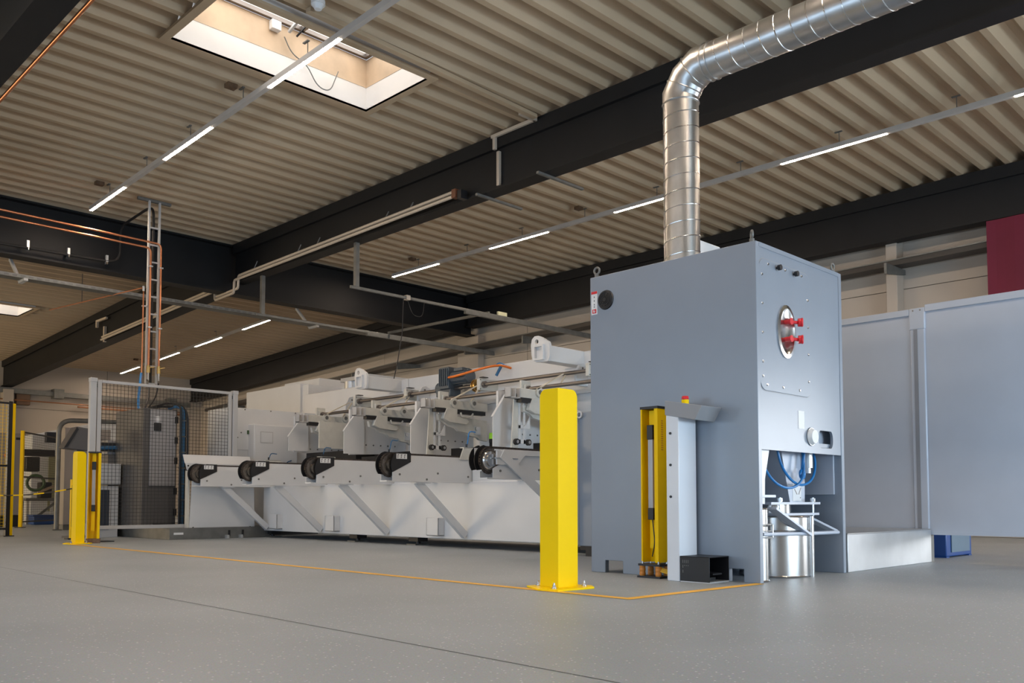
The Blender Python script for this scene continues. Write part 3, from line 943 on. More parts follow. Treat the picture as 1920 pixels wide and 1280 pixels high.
# end guard plate
eg = thing('end_guard', (-12.46, 6.3, 0), 'white end guard plate with folded top at machine left end', 'guard plate')
MB().prism([(5.82, .135), (6.86, .128), (6.83, 1.03), (6.85, 1.10), (5.75, 1.10), (5.775, 1.0), (5.86, .965)], 'X', -12.47, -12.455).build('plate', WHITE, eg, bevel=.003)
MB().prism([(-12.455, 1.095), (-12.475, 1.11), (-12.53, 1.225), (-12.54, 1.22), (-12.47, 1.095)], 'Y', 5.745, 6.80).build('folded_top', WHITE, eg)
MB().box(-12.54, -12.455, 5.79, 5.82, .135, .99).build('return_flange', WHITE2, eg)
for yy, zz in ((5.88, .165), (6.78, .16), (5.79, 1.06)):
    MB().cyl((-12.455, yy, zz), (-12.447, yy, zz), .012, 10).build('bolt', BLACK, eg)
for yy in (5.95, 6.7):
    MB().box(-12.53, -12.47, yy - .03, yy + .03, 0, .15).build('foot', GALVD, eg)

# ------------------------------------------------------------------ conveyor arms
ARMX = [-12.30, -10.82, -9.28, -7.79, -6.22]
def chain_mesh(path, x, w=.030):
    """roller chain along a (y,z) polyline: rollers and alternating side plates"""
    mm = MB()
    pitch = .026
    pts = [Vector((0, p[0], p[1])) for p in path]
    seg = []
    for a, b_ in zip(pts, pts[1:]):
        seg.append((a, b_, (b_ - a).length))
    tot = sum(s[2] for s in seg)

    def at(d):
        for a, b_, L in seg:
            if d <= L:
                return a + (b_ - a) * (d / L)
            d -= L
        return pts[-1]
    n = int(tot / pitch)
    for i in range(n):
        p, q = at(i * pitch), at((i + 1) * pitch)
        e = .010 if i % 2 else .014
        for s in (-1, 1):
            mm.bar((x + s * e, p.y, p.z), (x + s * e, q.y, q.z), .004, .020, (0, -(q.z - p.z), q.y - p.y))
        mm.cyl((x - .010, p.y, p.z), (x + .010, p.y, p.z), .0085, 6)
    return mm


def conveyor_arm(i):
    x = ARMX[i]
    lab = {0: 'leftmost conveyor arm, chain over black sprocket guard by end plate',
           1: 'second conveyor arm from the left with black sprocket guards',
           2: 'middle conveyor arm of five with chain and black sprocket guard',
           3: 'fourth conveyor arm from the left with large black sprocket guard',
           4: 'rightmost conveyor arm with bare shiny sprocket behind the yellow guard'}[i]
    root = thing('conveyor_arm', (x, 6.6, .77), lab, 'conveyor arm', 'conveyor arms along the machine base')
    yc, zc = 5.885, .94
    last = i == 4
    # two side plates, closed above and below behind the sprocket
    side = [(5.885, .772), (7.75, .772), (7.75, 1.005), (6.13, 1.005), (6.13, .975), (5.885, .86)]
    bo = MB().prism(side, 'X', x + .042, x + .050).build('side_plate', WHITE, root)
    side2 = [(5.80, .772), (7.75, .772), (7.75, 1.005), (6.13, 1.005), (6.06, .90), (5.80, .83)]
    MB().prism(side2, 'X', x - .050, x - .042).build('side_plate', WHITE, root)
    MB().box(x - .042, x + .042, 6.06, 7.75, .80, 1.005).build('arm_body', WHITE, root)
    MB().box(x - .06, x + .06, 5.80, 6.995, .760, .772).build('bottom_flange', WHITE, root)
    MB().box(x - .022, x + .022, 6.06, 7.75, 1.005, 1.052).build('chain_guide', WHITE, root)
    for yy, zz in ((5.98, .84), (6.36, .79), (6.52, .86), (6.98, .83)):
        MB().cyl((x + .050, yy, zz), (x + .057, yy, zz), .012, 10).build('bolt', GALVD, bo)
    teeth = []
    nt_ = 26
    for k in range(nt_ * 4):
        a = 2 * PI * k / (nt_ * 4)
        rr = (.112, .112, .125, .125)[k % 4]
        teeth.append((yc + rr * math.cos(a), zc + rr * math.sin(a)))
    sp = MB().prism(teeth, 'X', x - .006, x + .006).build('sprocket', SPROC, root)
    MB().cyl((x - .03, yc, zc), (x + .035, yc, zc), .06, 20).build('hub', SPROC if not last else STEEL, sp)
    if last:
        MB().cyl((x + .008, yc, zc), (x + .02, yc, zc), .095, 28, .085).build('hub_disc', STEEL, sp)
    cr = .124
    path = [(7.65, zc + cr - .005), (6.1, zc + cr)]
    path += [(yc + cr * math.cos(a), zc + cr * math.sin(a)) for a in [math.radians(90 + 10 * k) for k in range(0, 20)]]
    chain_mesh(path, x).build('chain', CHAINM, root)['kind'] = 'stuff'

    def dplate(xa, rad, tail):
        arc = [(yc + rad * math.cos(math.radians(a)), zc + rad * math.sin(math.radians(a))) for a in range(100, 221, 10)]
        poly = arc + ([(yc, .83), (6.12, .96), (6.12, 1.075)] if tail else [(yc + .02, .86), (yc + .06, .95), (yc + .03, 1.07)])
        return MB().prism(poly, 'X', xa - .006, xa)
    dplate(x - .052, .15, not last).build('guard_plate', BLACK, root)
    if last:
        dplate(x - .125, .15, False).build('guard_plate', BLACK, root)
        MB().box(x - .126, x - .05, 5.87, 5.93, 1.072, 1.08).build('guard_cover', BLACK, root)
        lb = MB().box(x - .124, x - .123, 5.80, 5.88, .99, 1.06).build('warning_label', LABEL, root)
    else:
        poly = [(6.13, 1.075), (5.97, 1.08), (5.90, 1.055), (5.865, .985), (5.86, .92), (5.88, .862), (6.13, .977)]
        MB().prism(poly, 'X', x + .051, x + .057).build('guard_plate', BLACK, root)
        MB().box(x - .052, x + .057, 6.03, 6.13, 1.072, 1.079).build('guard_cover', BLACK, root)
        lb = MB().box(x + .057, x + .0582, 5.93, 6.075, 1.008, 1.064).build('warning_label', LABEL, root)
        for k in range(3):
            y = 5.955 + k * .046
            mk = MB().box(x + .0582, x + .059, y - .008, y - .002, 1.016, 1.056).box(x + .0582, x + .059, y - .002, y + .008, 1.049, 1.056).box(x + .0582, x + .059, y - .012, y - .002, 1.016, 1.022)
            mk.build('mark', BLACK, lb)
    # brace
    if not last:
        MB().bar((x - .005, 6.27, .765), (x - .005, 6.985, .145), .055, .085).build('brace', WHITE, root, bevel=.004)
        MB().box(x - .06, x + .05, 6.22, 6.42, .745, .762).build('brace_plate', WHITE, root)
    else:
        MB().bar((x + .07, 5.98, 1.0), (x + .07, 6.985, .34), .02, .085).build('brace', WHITE, root)
        MB().prism([(5.92, .90), (5.92, 1.03), (7.6, 1.03), (7.6, .995), (6.3, .995), (6.2, .90)], 'X', x + .051, x + .07).build('side_rail', WHITE, root)
        MB().box(x + .055, x + .075, 5.90, 6.2, .955, .965).build('tension_rod', STEEL, root)
    # sensor bracket on the tail of the arm
    MB().prism([(6.86, 1.03), (7.25, 1.03), (7.18, 1.17), (6.92, 1.17)], 'X', x + .03, x + .042).build('sensor_bracket', WHITE2, root)
    MB().box(x - .03, x + .042, 6.92, 7.18, 1.165, 1.175).build('bracket_top', WHITE2, root)
    if i < 4:
        MB().tube(smooth_path([(x + .02, 6.98, 1.175), (x + .02, 7.0, 1.23), (x + .02, 7.02, 1.28 + .03 * i), (x + .02, 7.12, 1.27 + .03 * i)], .05), .007, 6).build('sensor_cable', BLUEC if i < 3 else BLUEH, root)
        MB().cyl((x + .02, 6.98, 1.165), (x + .02, 6.98, 1.215), .012, 8).build('sensor', BLACK, root)
    return root


for i in range(5):
    conveyor_arm(i)

# ------------------------------------------------------------------ girder with lifting lugs
gd = thing('main_girder', (-9.1, 8.6, 1.0), 'long white box girder with lifting lugs along the machine back', 'girder')
MB().box(-13.6, -5.4, 8.42, 8.75, 1.25, 2.41).build('box_beam', WHITE, gd, bevel=.012)
MB().box(-13.6, -5.4, 8.36, 8.42, 1.88, 1.93).build('ledge', WHITE, gd, bevel=.004)
for xc in (-7.26, -10.92):
    prof_ = []
    outer = [(xc - .15, 2.30), (xc - .13, 2.235), (xc - .09, 2.215), (xc + .06, 2.20), (xc + .12, 2.205), (xc + .145, 2.26), (xc + .145, 2.40), (xc + .13, 2.435), (xc + .02, 2.50), (xc - .04, 2.525), (xc - .10, 2.525), (xc - .145, 2.49), (xc - .16, 2.42)]
    # plate with an eye hole: resample the outline around the hole
    hc_ = (xc - .065, 2.455)
    oo, hh_ = star_loops(outer, circle(hc_[0], hc_[1], .03, 20), hc_)
    lg = MB().holed(oo, hh_, 'Y', 7.705, 7.74).build('lifting_lug', WHITE, gd)
    fr = MB()
    for a in ((xc - .09, xc + .07, 2.385, 2.41), (xc - .09, xc + .07, 2.225, 2.25), (xc - .09, xc - .07, 2.25, 2.385), (xc + .05, xc + .07, 2.25, 2.385)):
        fr.box(a[0], a[1], 7.67, 7.705, a[2], a[3])
    fr.build('weld_frame', WHITE, lg)
    MB().box(xc - .085, xc + .085, 7.74, 8.42, 2.215, 2.405).build('lug_arm', WHITE, gd, bevel=.008)
    for s in (-1, 1):
        MB().prism([(xc + s * .085, 2.22), (xc + s * .085, 2.40), (xc + s * .24, 2.40), (xc + s * .24, 2.22)], 'Y', 8.40, 8.42).build('lug_pad', WHITE, gd)

# ------------------------------------------------------------------ lift stations (side plates) and roller carriages
STX = [-12.14, -10.66, -9.15, -7.61]
SLAB = ['first station side plates, beside the small white control box', 'second station side plates with bolted panel, from machine left end',
        'third station side plates with slotted slide, below grey motor', 'rightmost station side plates with slotted slide near the yellow guard']
CLAB = ['first roller carriage, above the small white control box', 'second roller carriage from the machine left end, with grey end block',
        'third roller carriage, hanging under the grey gear motor', 'rightmost roller carriage, partly behind the yellow corner guard']
for i, x in enumerate(STX):
    st_ = thing('lift_station', (x, 7.7, 1.02), SLAB[i], 'side plate', 'lift stations along the girder')
    MB().prism([(7.36, 1.03), (7.94, 1.03), (7.94, 1.265), (8.35, 1.265), (8.35, 1.90), (7.36, 1.86)] if i > 1 else [(7.36, 1.31 - .1 * i), (8.35, 1.33 - .07 * i), (8.35, 1.90), (7.36, 1.86)], 'X', x - .01, x + .002).build('side_plate', WHITE, st_)
    MB().box(x - .035, x + .002, 7.34, 7.36, 1.03 if i > 1 else 1.31 - .1 * i, 1.86).build('front_flange', WHITE, st_, bevel=.003)
    g = MB().prism([(7.20, 1.02), (7.20, 1.53), (7.47, 1.88), (7.55, 1.88), (7.55, 1.02)] if i > 1 else [(7.20, 1.32 - .1 * i), (7.20, 1.53), (7.47, 1.88), (7.55, 1.88), (7.55, 1.32 - .1 * i)], 'X', x + .05, x + .06).build('gusset', WHITE, st_)
    MB().bar((x + .045, 7.20, 1.535), (x + .045, 7.48, 1.90), .035, .014).build('gusset_edge', WHITE, st_)
    for k in range(5):
        MB().cyl((x + .002, 7.62 + .13 * k, 1.36), (x + .012, 7.62 + .13 * k, 1.36), .011, 8).build('bolt', GALVD, st_)
    if i == 1:
        MB().box(x - .62, x - .60, 7.22, 7.9, 1.325, 1.72).build('inner_panel', WHITE2, st_)
    # bearing plate that carries the lower shaft
    MB().box(x - .02, x + .02, 7.72, 7.88, 1.82, 2.02).build('bearing_plate', WHITE2, st_, bevel=.004)
    mm = MB().box(x + .02, x + .05, 7.75, 7.85, 1.86, 1.97)
    mm.build('bearing_block', WHITE2, st_, bevel=.008)
    MB().cyl((x + .05, 7.80, 1.915), (x + .075, 7.80, 1.915), .038, 16).build('bearing_ring', SHAFT, st_)
    if i >= 2:
        sx_ = x + .255
        sl = MB()
        for a in ((7.42, 7.45), (7.50, 7.53)):
            sl.box(sx_, sx_ + .012, a[0], a[1], 1.22, 1.86)
        sl.box(sx_, sx_ + .012, 7.42, 7.53, 1.22, 1.27).box(sx_, sx_ + .012, 7.42, 7.53, 1.40, 1.44).box(sx_, sx_ + .012, 7.42, 7.53, 1.82, 1.86)
        sl.build('slide_plate', WHITE, st_, bevel=.002)
        MB().prism([(7.45, 1.40), (7.60, 1.40), (7.60, 1.55), (7.53, 1.44)], 'X', sx_ + .012, sx_ + .02).build('slide_web', WHITE, st_)
        MB().prism([(7.30, 1.05), (7.42, 1.05), (7.42, 1.86), (7.36, 1.86)], 'X', sx_ - .015, sx_).build('slide_backing', WHITE2, st_)
        for yy, zz in ((7.37, 1.24), (7.57, 1.24)) + (((7.37, 1.77),) if i == 3 else ()):
            rl = MB().cyl((sx_ + .005, yy, zz), (sx_ + .04, yy, zz), .037, 20).build('guide_roller', RUBBER, st_)
            MB().cyl((sx_ + .04, yy, zz), (sx_ + .046, yy, zz), .020, 14).build('roller_cap', STEEL, rl)
    # carriage
    cx_ = x + .30
    cr_ = thing('roller_carriage', (cx_, 7.7, 1.6), CLAB[i], 'carriage', 'roller carriages between the stations')
    MB().box(cx_ - .04, cx_ + .04, 7.36, 8.30, 1.755, 1.865).build('rail', WHITE2, cr_, bevel=.005)
    eb = MB()
    for a in (7.20, 7.28, 7.355):
        eb.box(cx_ - .05, cx_ + .05, a, a + .012, 1.74, 1.86)
    eb.box(cx_ - .05, cx_ + .05, 7.20, 7.367, 1.74, 1.752).box(cx_ - .05, cx_ - .04, 7.20, 7.367, 1.74, 1.86)
    eb.build('end_block', FENCE, cr_, bevel=.002)
    MB().box(cx_ - .03, cx_ + .05, 7.38, 8.25, 1.70, 1.75).build('slide_bar', BLACK, cr_)
    for k, (yy, zz) in enumerate(((7.68, 1.835), (8.03, 1.85))):
        mm = MB().cyl((cx_ + .04, yy, zz), (cx_ + .048, yy, zz), .060, 22).cyl((cx_ + .048, yy, zz), (cx_ + .062, yy, zz), .052, 22).cyl((cx_ + .062, yy, zz), (cx_ + .068, yy, zz), .060, 22)
        pu = mm.build('pulley', WHITE2, cr_)
        MB().cyl((cx_ + .068, yy, zz), (cx_ + .074, yy, zz), .028, 14).build('pulley_hub', GALVD, pu)
    jaw = MB().prism([(7.56, 1.76), (7.74, 1.76), (7.74, 1.66), (7.90, 1.64), (7.94, 1.60), (7.90, 1.56), (7.60, 1.58), (7.50, 1.62), (7.52, 1.68)], 'X', cx_ + .0, cx_ + .06)
    jaw.build('jaw', WHITE2, cr_, bevel=.006)
    hk = MB().tube(smooth_path([(cx_ + .075, 7.78, 1.71), (cx_ + .075, 7.80, 1.66), (cx_ + .075, 7.96, 1.66), (cx_ + .075, 8.0, 1.71)], .03), .012, 8)
    hk.build('hook', WHITE2, cr_)
    ty = [(7.46, 1.66)]
    arm_p = [(7.46, 1.68), (8.34, 1.64), (8.34, 1.36), (8.20, 1.375), (8.16, 1.405), (8.02, 1.42), (7.98, 1.455), (7.82, 1.475), (7.78, 1.51), (7.64, 1.535), (7.58, 1.58), (7.48, 1.60)]
    MB().prism(arm_p, 'X', cx_ - .06, cx_ - .01).build('swing_arm', WHITE2, cr_, bevel=.003)
    MB().box(cx_ - .01, cx_ + .01, 8.1, 8.2, 1.44, 1.55).build('latch_plate', GALV, cr_)
    MB().cyl((cx_ + .01, 8.12, 1.52), (cx_ + .03, 8.12, 1.52), .026, 16).build('latch_pin', STEEL, cr_)
    # drive belts from the upper shaft
    for yy, zz, o in ((7.68, 1.90, -.05), (8.03, 1.905, .0)):
        MB().bar((cx_ + .055, yy - .045, zz - .03), (cx_ + .055, 8.15 + o, 2.10), .026, .012).build('belt', mat('cream_belt', (.66, .60, .48), .5), cr_)

def shaft_thing(label, y, z, r, x0, x1, bears, m_):
    root = thing('drive_shaft', ((x0 + x1) / 2, y, z), label, 'shaft')
    MB().cyl((x0, y, z), (x1, y, z), r, 16).build('rod', SHAFT, root)
    for bx in bears:
        MB().box(bx - .03, bx + .03, y - .075, y + .28, z - .08, z + .08).build('bearing_block', m_, root, bevel=.01)
        MB().cyl((bx + .03, y, z), (bx + .07, y, z), .045, 18).build('bearing_ring', SHAFT, root)
        MB().box(bx + .0, bx + .07, y - .05, y + .05, z + .09, z + .10).build('cover_plate', BLACK, root)
        for dz in (-.062, .062):
            MB().cyl((bx + .03, y - .06, z + dz), (bx + .038, y - .06, z + dz), .008, 6).build('bolt', GALVD, root)
    return root


shaft_thing('upper dark steel shaft carrying the gear motor along the girder', 8.15, 2.11, .025, -11.68, -5.4, [-11.62, -10.34, -8.76, -6.85], WHITE2)
shaft_thing('lower dark steel shaft passing through the station plates', 7.80, 1.915, .024, -12.1, -5.4, [], WHITE2)
# small hinge brackets on the girder face
for j, (xx, lab) in enumerate(((-12.05, 'small white hinge bracket at left end of the girder'), (-10.2, 'small white hinge bracket between first lug and grey motor'), (-7.15, 'small white hinge bracket under the right lifting lug'))):
    hb = thing('hinge_bracket', (xx, 8.3, 1.95), lab, 'bracket')
    MB().prism([(8.42, 1.96), (8.2, 1.96), (8.2, 2.10), (8.27, 2.22), (8.34, 2.24), (8.42, 2.20)], 'X', xx - .02, xx + .02).build('web', WHITE, hb, bevel=.005)
    MB().cyl((xx + .02, 8.32, 2.18), (xx + .026, 8.32, 2.18), .014, 12).build('pin', GALVD, hb)

# gear motor
gm = thing('gear_motor', (-9.3, 8.15, 2.0), 'slate grey gear motor with orange cable on the upper shaft', 'motor')
MB().cyl((-9.63, 8.15, 2.12), (-9.50, 8.15, 2.12), .10, 20).cyl((-9.50, 8.15, 2.12), (-9.45, 8.15, 2.12), .075, 20).build('gear_case', MOTOR, gm, bevel=.006)
MB().box(-9.60, -9.30, 8.05, 8.25, 2.0, 2.10).build('foot_flange', MOTOR, gm, bevel=.008)
mm = MB().box(-9.50, -9.30, 8.02, 8.28, 2.10, 2.40)
for k in range(5):
    mm.box(-9.49 + .04 * k, -9.475 + .04 * k, 8.0, 8.30, 2.14, 2.38)
mm.build('finned_body', MOTOR, gm, bevel=.004)
mm = MB().cyl((-9.30, 8.13, 2.25), (-8.97, 8.13, 2.25), .095, 24)
for k in range(12):
    a = 2 * PI * k / 12
    mm.bar((-9.28, 8.13 + .1 * math.cos(a), 2.25 + .1 * math.sin(a)), (-9.0, 8.13 + .1 * math.cos(a), 2.25 + .1 * math.sin(a)), .008, .008)
mm.build('motor_can', MOTOR, gm)
MB().box(-9.24, -9.06, 8.06, 8.2, 2.33, 2.375).build('terminal_box', MOTOR, gm, bevel=.004)
MB().cyl((-9.32, 8.02, 2.24), (-9.25, 7.98, 2.24), .014, 10).build('cable_gland', STEEL, gm)
MB().tube(smooth_path([(-9.25, 7.98, 2.24), (-9.1, 7.95, 2.235), (-8.85, 7.98, 2.27), (-8.62, 8.12, 2.335), (-8.50, 8.25, 2.36), (-8.46, 8.40, 2.33)], .12), .016, 10).build('power_cable', ORANGE, gm)
MB().cyl((-8.50, 8.25, 2.34), (-8.56, 8.22, 2.22), .02, 10).build('plug', BLUEC, gm)
mm = MB()
for k, rr in enumerate((.085, .062, .075, .062, .085)):
    mm.cyl((-8.90 + .014 * k, 8.15, 2.11), (-8.886 + .014 * k, 8.15, 2.11), rr, 26)
mm.build('brass_pulley', BRASS, gm)
MB().tube(smooth_path([(-8.75, 8.36, 2.38), (-8.62, 8.34, 2.42), (-8.5, 8.36, 2.36)], .05), .008, 6).build('blue_lead', BLUEH, gm)

# green-capped post seen between stations
gp = thing('signal_post', (-8.95, 8.05, 1.02), 'dark post with lime green cap between the station plates', 'signal post')
MB().box(-8.585, -8.53, 8.12, 8.17, 1.02, 1.32).build('post', RUBBER, gp)
MB().cyl((-8.56, 8.145, 1.32), (-8.56, 8.145, 1.37), .04, 16).build('collar', RUBBER, gp)
MB().cyl((-8.56, 8.145, 1.37), (-8.56, 8.145, 1.45), .04, 16, .036).build('cap', LIME, gp)

# blue-grey cover between the girder and the filter cabinet
cv = thing('side_cover', (-5.4, 6.86, 0), 'grey blue cover panel between yellow guard and filter cabinet', 'cover panel')
MB().box(-5.93, -4.9, 6.85, 6.88, .10, 1.45).build('panel', PAINT, cv, bevel=.006)
MB().box(-5.99, -5.93, 6.80, 6.88, .10, 1.47).build('edge_post', WHITE, cv, bevel=.008)
MB().torus((-5.90, 6.83, 1.42), (0, 1, 0), .03, .009, 18, 6).build('lift_eye', WHITE, cv)
for zz in (1.08, .96, .62, .50):
    MB().cyl((-5.93, 6.80, zz), (-5.93, 6.785, zz), .012, 8).build('bolt', BLACK, cv)
for xx in (-5.8, -5.0):
    MB().box(xx - .04, xx + .04, 6.85, 6.88, 0, .10).build('foot', BLACK, cv)

# ------------------------------------------------------------------ housings at machine left end
eh = thing('end_housing', (-14.7, 9.2, 0), 'tall white boxed housing rising behind the mesh fence', 'housing')
MB().box(-15.75, -13.82, 8.46, 10.3, 0, 2.635).build('tower', WHITE, eh, bevel=.008)
MB().box(-15.1, -13.9, 8.9, 10.2, 2.635, 2.78).build('top_box', WHITE, eh, bevel=.006)
MB().box(-13.82, -13.62, 8.50, 10.2, 0, 2.60).build('corner_panel', WHITE, eh)
ch = thing('control_housing', (-13.2, 7.5, 0), 'lower white housing panel between fence and girder', 'housing')
MB().box(-13.65, -12.9, 6.66, 8.34, .1, 2.01).build('casing', WHITE, ch, bevel=.006)
MB().box(-12.9, -12.885, 6.70, 7.02, 1.35, 1.98).build('cover_panel', WHITE, ch, bevel=.003)
MB().box(-13.6, -12.95, 6.7, 8.3, 0, .1).build('plinth', BLACK, ch)
for yy, zz in ((6.9, 1.985), (7.35, 1.99), (7.8, 1.99), (6.75, 1.62), (6.84, 1.62), (6.78, 1.54)):
    MB().cyl((-12.885, yy, zz), (-12.877, yy, zz), .011, 8).build('bolt', GALVD, ch)
jb = thing('control_box', (-12.8, 7.35, 1.0), 'small white control box with square plate on housing', 'control box')
MB().box(-12.9, -12.71, 6.965, 7.74, 1.0, 1.755).build('case', WHITE, jb, bevel=.01)
MB().box(-12.71, -12.70, 6.98, 7.73, 1.02, 1.74).build('door', WHITE, jb, bevel=.004)
pl = MB().box(-12.70, -12.697, 7.07, 7.29, 1.46, 1.64).build('square_plate', FENCE, jb)
MB().box(-12.697, -12.695, 7.08, 7.28, 1.47, 1.63).build('plate_face', WHITE, pl)
MB().box(-12.89, -12.86, 6.94, 6.965, 1.60, 1.66).build('latch', GREENH, jb)
MB().tube(smooth_path([(-12.69, 7.62, 1.2), (-12.66, 7.52, 1.17), (-12.66, 7.50, 1.1), (-12.66, 7.55, 1.03), (-12.69, 7.6, 1.01)], .06), .008, 6).build('hose', BLUEC, jb)
# grey slab with a vent behind the girder
sl = thing('roof_exhaust', (-12.3, 9.3, 2.41), 'grey flat slab with round vent behind the left lifting lug', 'exhaust')
MB().box(-13.15, -12.3, 8.85, 11.0, 2.62, 2.69).build('slab', FENCE, sl, bevel=.005)
mm = MB().cyl((-12.95, 8.95, 2.48), (-12.95, 8.95, 2.62), .13, 24)
mm.build('vent', GALV, sl)
mm = MB().cyl((-12.95, 8.95, 2.44), (-12.95, 8.95, 2.48), .2, 24)
mm.build('vent_skirt', BLACK, sl)
for xx in (-13.1, -12.45):
    MB().box(xx, xx + .08, 10.5, 10.6, 0, 2.62).build('leg', FENCE, sl)
MB().box(-13.2, -12.7, 8.8, 9.2, 2.36, 2.44).build('vent_base', WHITE, sl)

# ------------------------------------------------------------------ mesh fence with plinth
plat = thing('fence_plinth', (-13.7, 6.3, 0), 'low galvanised platform under the mesh fence', 'platform')
MB().box(-16.2, -12.42, 5.52, 7.1, 0, .165).build('box', GALVD, plat, bevel=.004)
MB().box(-12.42, -12.415, 5.58, 5.72, .07, .10).build('type_plate', LABEL, plat)
for yy in (6.38, 6.6):
    MB().box(-12.42, -12.36, yy - .02, yy + .02, 0, .05).build('levelling_foot', GALV, plat)
    MB().box(-12.421, -12.41, yy + .03, yy + .06, .03, .12).build('slot', BLACK, plat)
fx = -12.60
fe = thing('mesh_fence', (fx, 5.5, 0), 'pale grey framed black mesh fence at machine left end', 'fence')
MB().box(fx - .04, fx + .04, 4.455, 4.535, .0, 2.215).build('post', FENCE, fe, bevel=.006)
pb = MB().box(fx - .06, fx + .2, 4.40, 4.75, 0, .012).build('post_base', BLACK, fe)
MB().box(fx - .045, fx + .045, 4.45, 4.54, 2.17, 2.225).build('post_cap', FENCE, fe, bevel=.004)
MB().box(fx - .04, fx + .04, 6.535, 6.61, .165, 2.215).build('post', FENCE, fe, bevel=.006)
MB().box(fx - .045, fx + .045, 6.53, 6.615, 2.17, 2.225).build('post_cap', FENCE, fe, bevel=.004)
for a, c in ((4.55, 4.605), (6.47, 6.52)):
    MB().box(fx - .02, fx + .02, a, c, .165, 2.205).build('frame_stile', FENCE, fe, bevel=.003)
MB().box(fx - .02, fx + .02, 4.605, 6.47, 2.165, 2.205).build('frame_rail', FENCE, fe, bevel=.003)
MB().box(fx - .02, fx + .02, 4.605, 6.47, .165, .215).build('frame_rail', FENCE, fe, bevel=.003)
for zz in (2.1, .6):
    MB().box(fx - .015, fx + .015, 4.53, 4.555, zz, zz + .05).build('clamp', BLACK, fe)
    MB().box(fx - .015, fx + .015, 6.515, 6.54, zz, zz + .05).build('clamp', BLACK, fe)
mm = MB()
y = 4.62
while y < 6.47:
    mm.box(fx - .002, fx + .002, y - .0022, y + .0022, .2, 2.18)
    y += .05
z = .24
while z < 2.17:
    mm.box(fx + .002, fx + .006, 4.59, 6.48, z - .0022, z + .0022)
    z += .05
mm.build('wire_mesh', WIRE, fe)['kind'] = 'stuff'
lc = light_curtain((-12.2, 4.40, 0), 1.18, math.radians(68), 'yellow light curtain post standing before the mesh fence', False, False, .06)

# ------------------------------------------------------------------ electrical cabinets behind the fence
ec = thing('electrical_cabinet', (-13.6, 5.7, .165), 'tall grey electrical cabinet behind the mesh fence', 'cabinet')
MB().box(-14.3, -13.26, 5.46, 5.98, .165, 1.94).build('body', ECABD, ec, bevel=.006)
dr_ = MB().box(-13.26, -13.235, 5.56, 5.95, .78, 1.92).build('door', ECAB, ec, bevel=.004)
MB().box(-13.235, -13.225, 5.61, 5.72, 1.60, 1.72).build('display', BLACK, dr_)
MB().box(-13.235, -13.228, 5.63, 5.70, 1.73, 1.82).build('label', LABEL, dr_)
for zz in (1.78, 1.47, 1.16, .70, .38):
    MB().box(-13.24, -13.215, 5.93, 5.975, zz - .05, zz + .05).build('hinge', BLACK, ec)
MB().box(-13.26, -13.245, 5.50, 5.96, .2, .74).build('lower_door', ECABD, ec, bevel=.004)
MB().box(-13.24, -13.22, 5.62, 5.95, .19, .215).build('kick_strip', BLACK, ec)
for pts_ in ([(-13.75, 5.66, 1.94), (-13.7, 5.72, 1.98), (-13.3, 5.86, 2.05), (-13.12, 5.96, 2.0), (-13.1, 5.965, 1.88), (-13.1, 5.965, .2)],
             [(-13.7, 5.7, 1.94), (-13.5, 5.8, 2.0), (-13.15, 6.03, 1.98), (-13.1, 6.075, 1.85), (-13.1, 6.075, .25)]):
    MB().tube(smooth_path(pts_, .12), .016, 8).build('cable', BLACK, ec)
hb_ = thing('hose_bundle', (-13.13, 6.02, .165), 'bundle of blue hoses tied upright beside the electrical cabinet', 'hoses')
for k in range(4):
    yy = 5.99 + .021 * k
    MB().tube(smooth_path([(-13.4, 5.9, 1.945 + .012 * k), (-13.22, 5.95, 1.985 + .012 * k), (-13.13, yy, 1.93 + .012 * k), (-13.13, yy, .17)], .10), .011, 8).build('hose', BLUEC if k < 3 else RUBBER, hb_)
for k in range(7):
    MB().box(-13.15, -13.11, 5.96, 6.09, .32 + .24 * k, .335 + .24 * k).build('hose_clip', GALVD, hb_)
mc = thing('grey_machine', (-14.5, 5.7, 0), 'wide grey machine body with white front box behind the fence', 'machine')
MB().box(-14.95, -14.35, 5.36, 6.3, 1.28, 1.50).build('upper_beam', ECAB, mc, bevel=.01)
MB().prism([(5.36, 0), (5.51, 0), (5.51, .17), (6.28, .17), (6.28, 1.28), (5.36, 1.28)], 'X', -14.95, -14.32).build('body', ECABD, mc, bevel=.01)
MB().box(-14.32, -13.95, 5.08, 5.42, .80, 1.12).build('front_box', FENCE, mc, bevel=.01)
MB().box(-14.32, -13.98, 5.08, 5.40, .0, .78).build('front_cover', FENCE, mc, bevel=.006)
MB().box(-13.98, -13.965, 5.12, 5.26, .12, .72).build('dark_panel', NAVY, mc)
tr = MB().box(-14.35, -14.27, 5.24, 5.75, 1.32, 1.46).build('cable_chain', BLACK, mc, bevel=.01)
MB().tube([(-14.26, 5.2, 1.37), (-14.26, 5.5, 1.385)], .03, 10).build('blue_cable', BLUEC, tr)
MB().box(-14.33, -14.31, 5.42, 6.0, .9, .905).build('trim_line', GALV, mc)
MB().box(-14.325, -14.31, 5.5, 5.64, .92, .935).build('handle', GALV, mc)
MB().box(-14.325, -14.31, 5.45, 5.6, .68, .69).build('handle', GALV, mc)
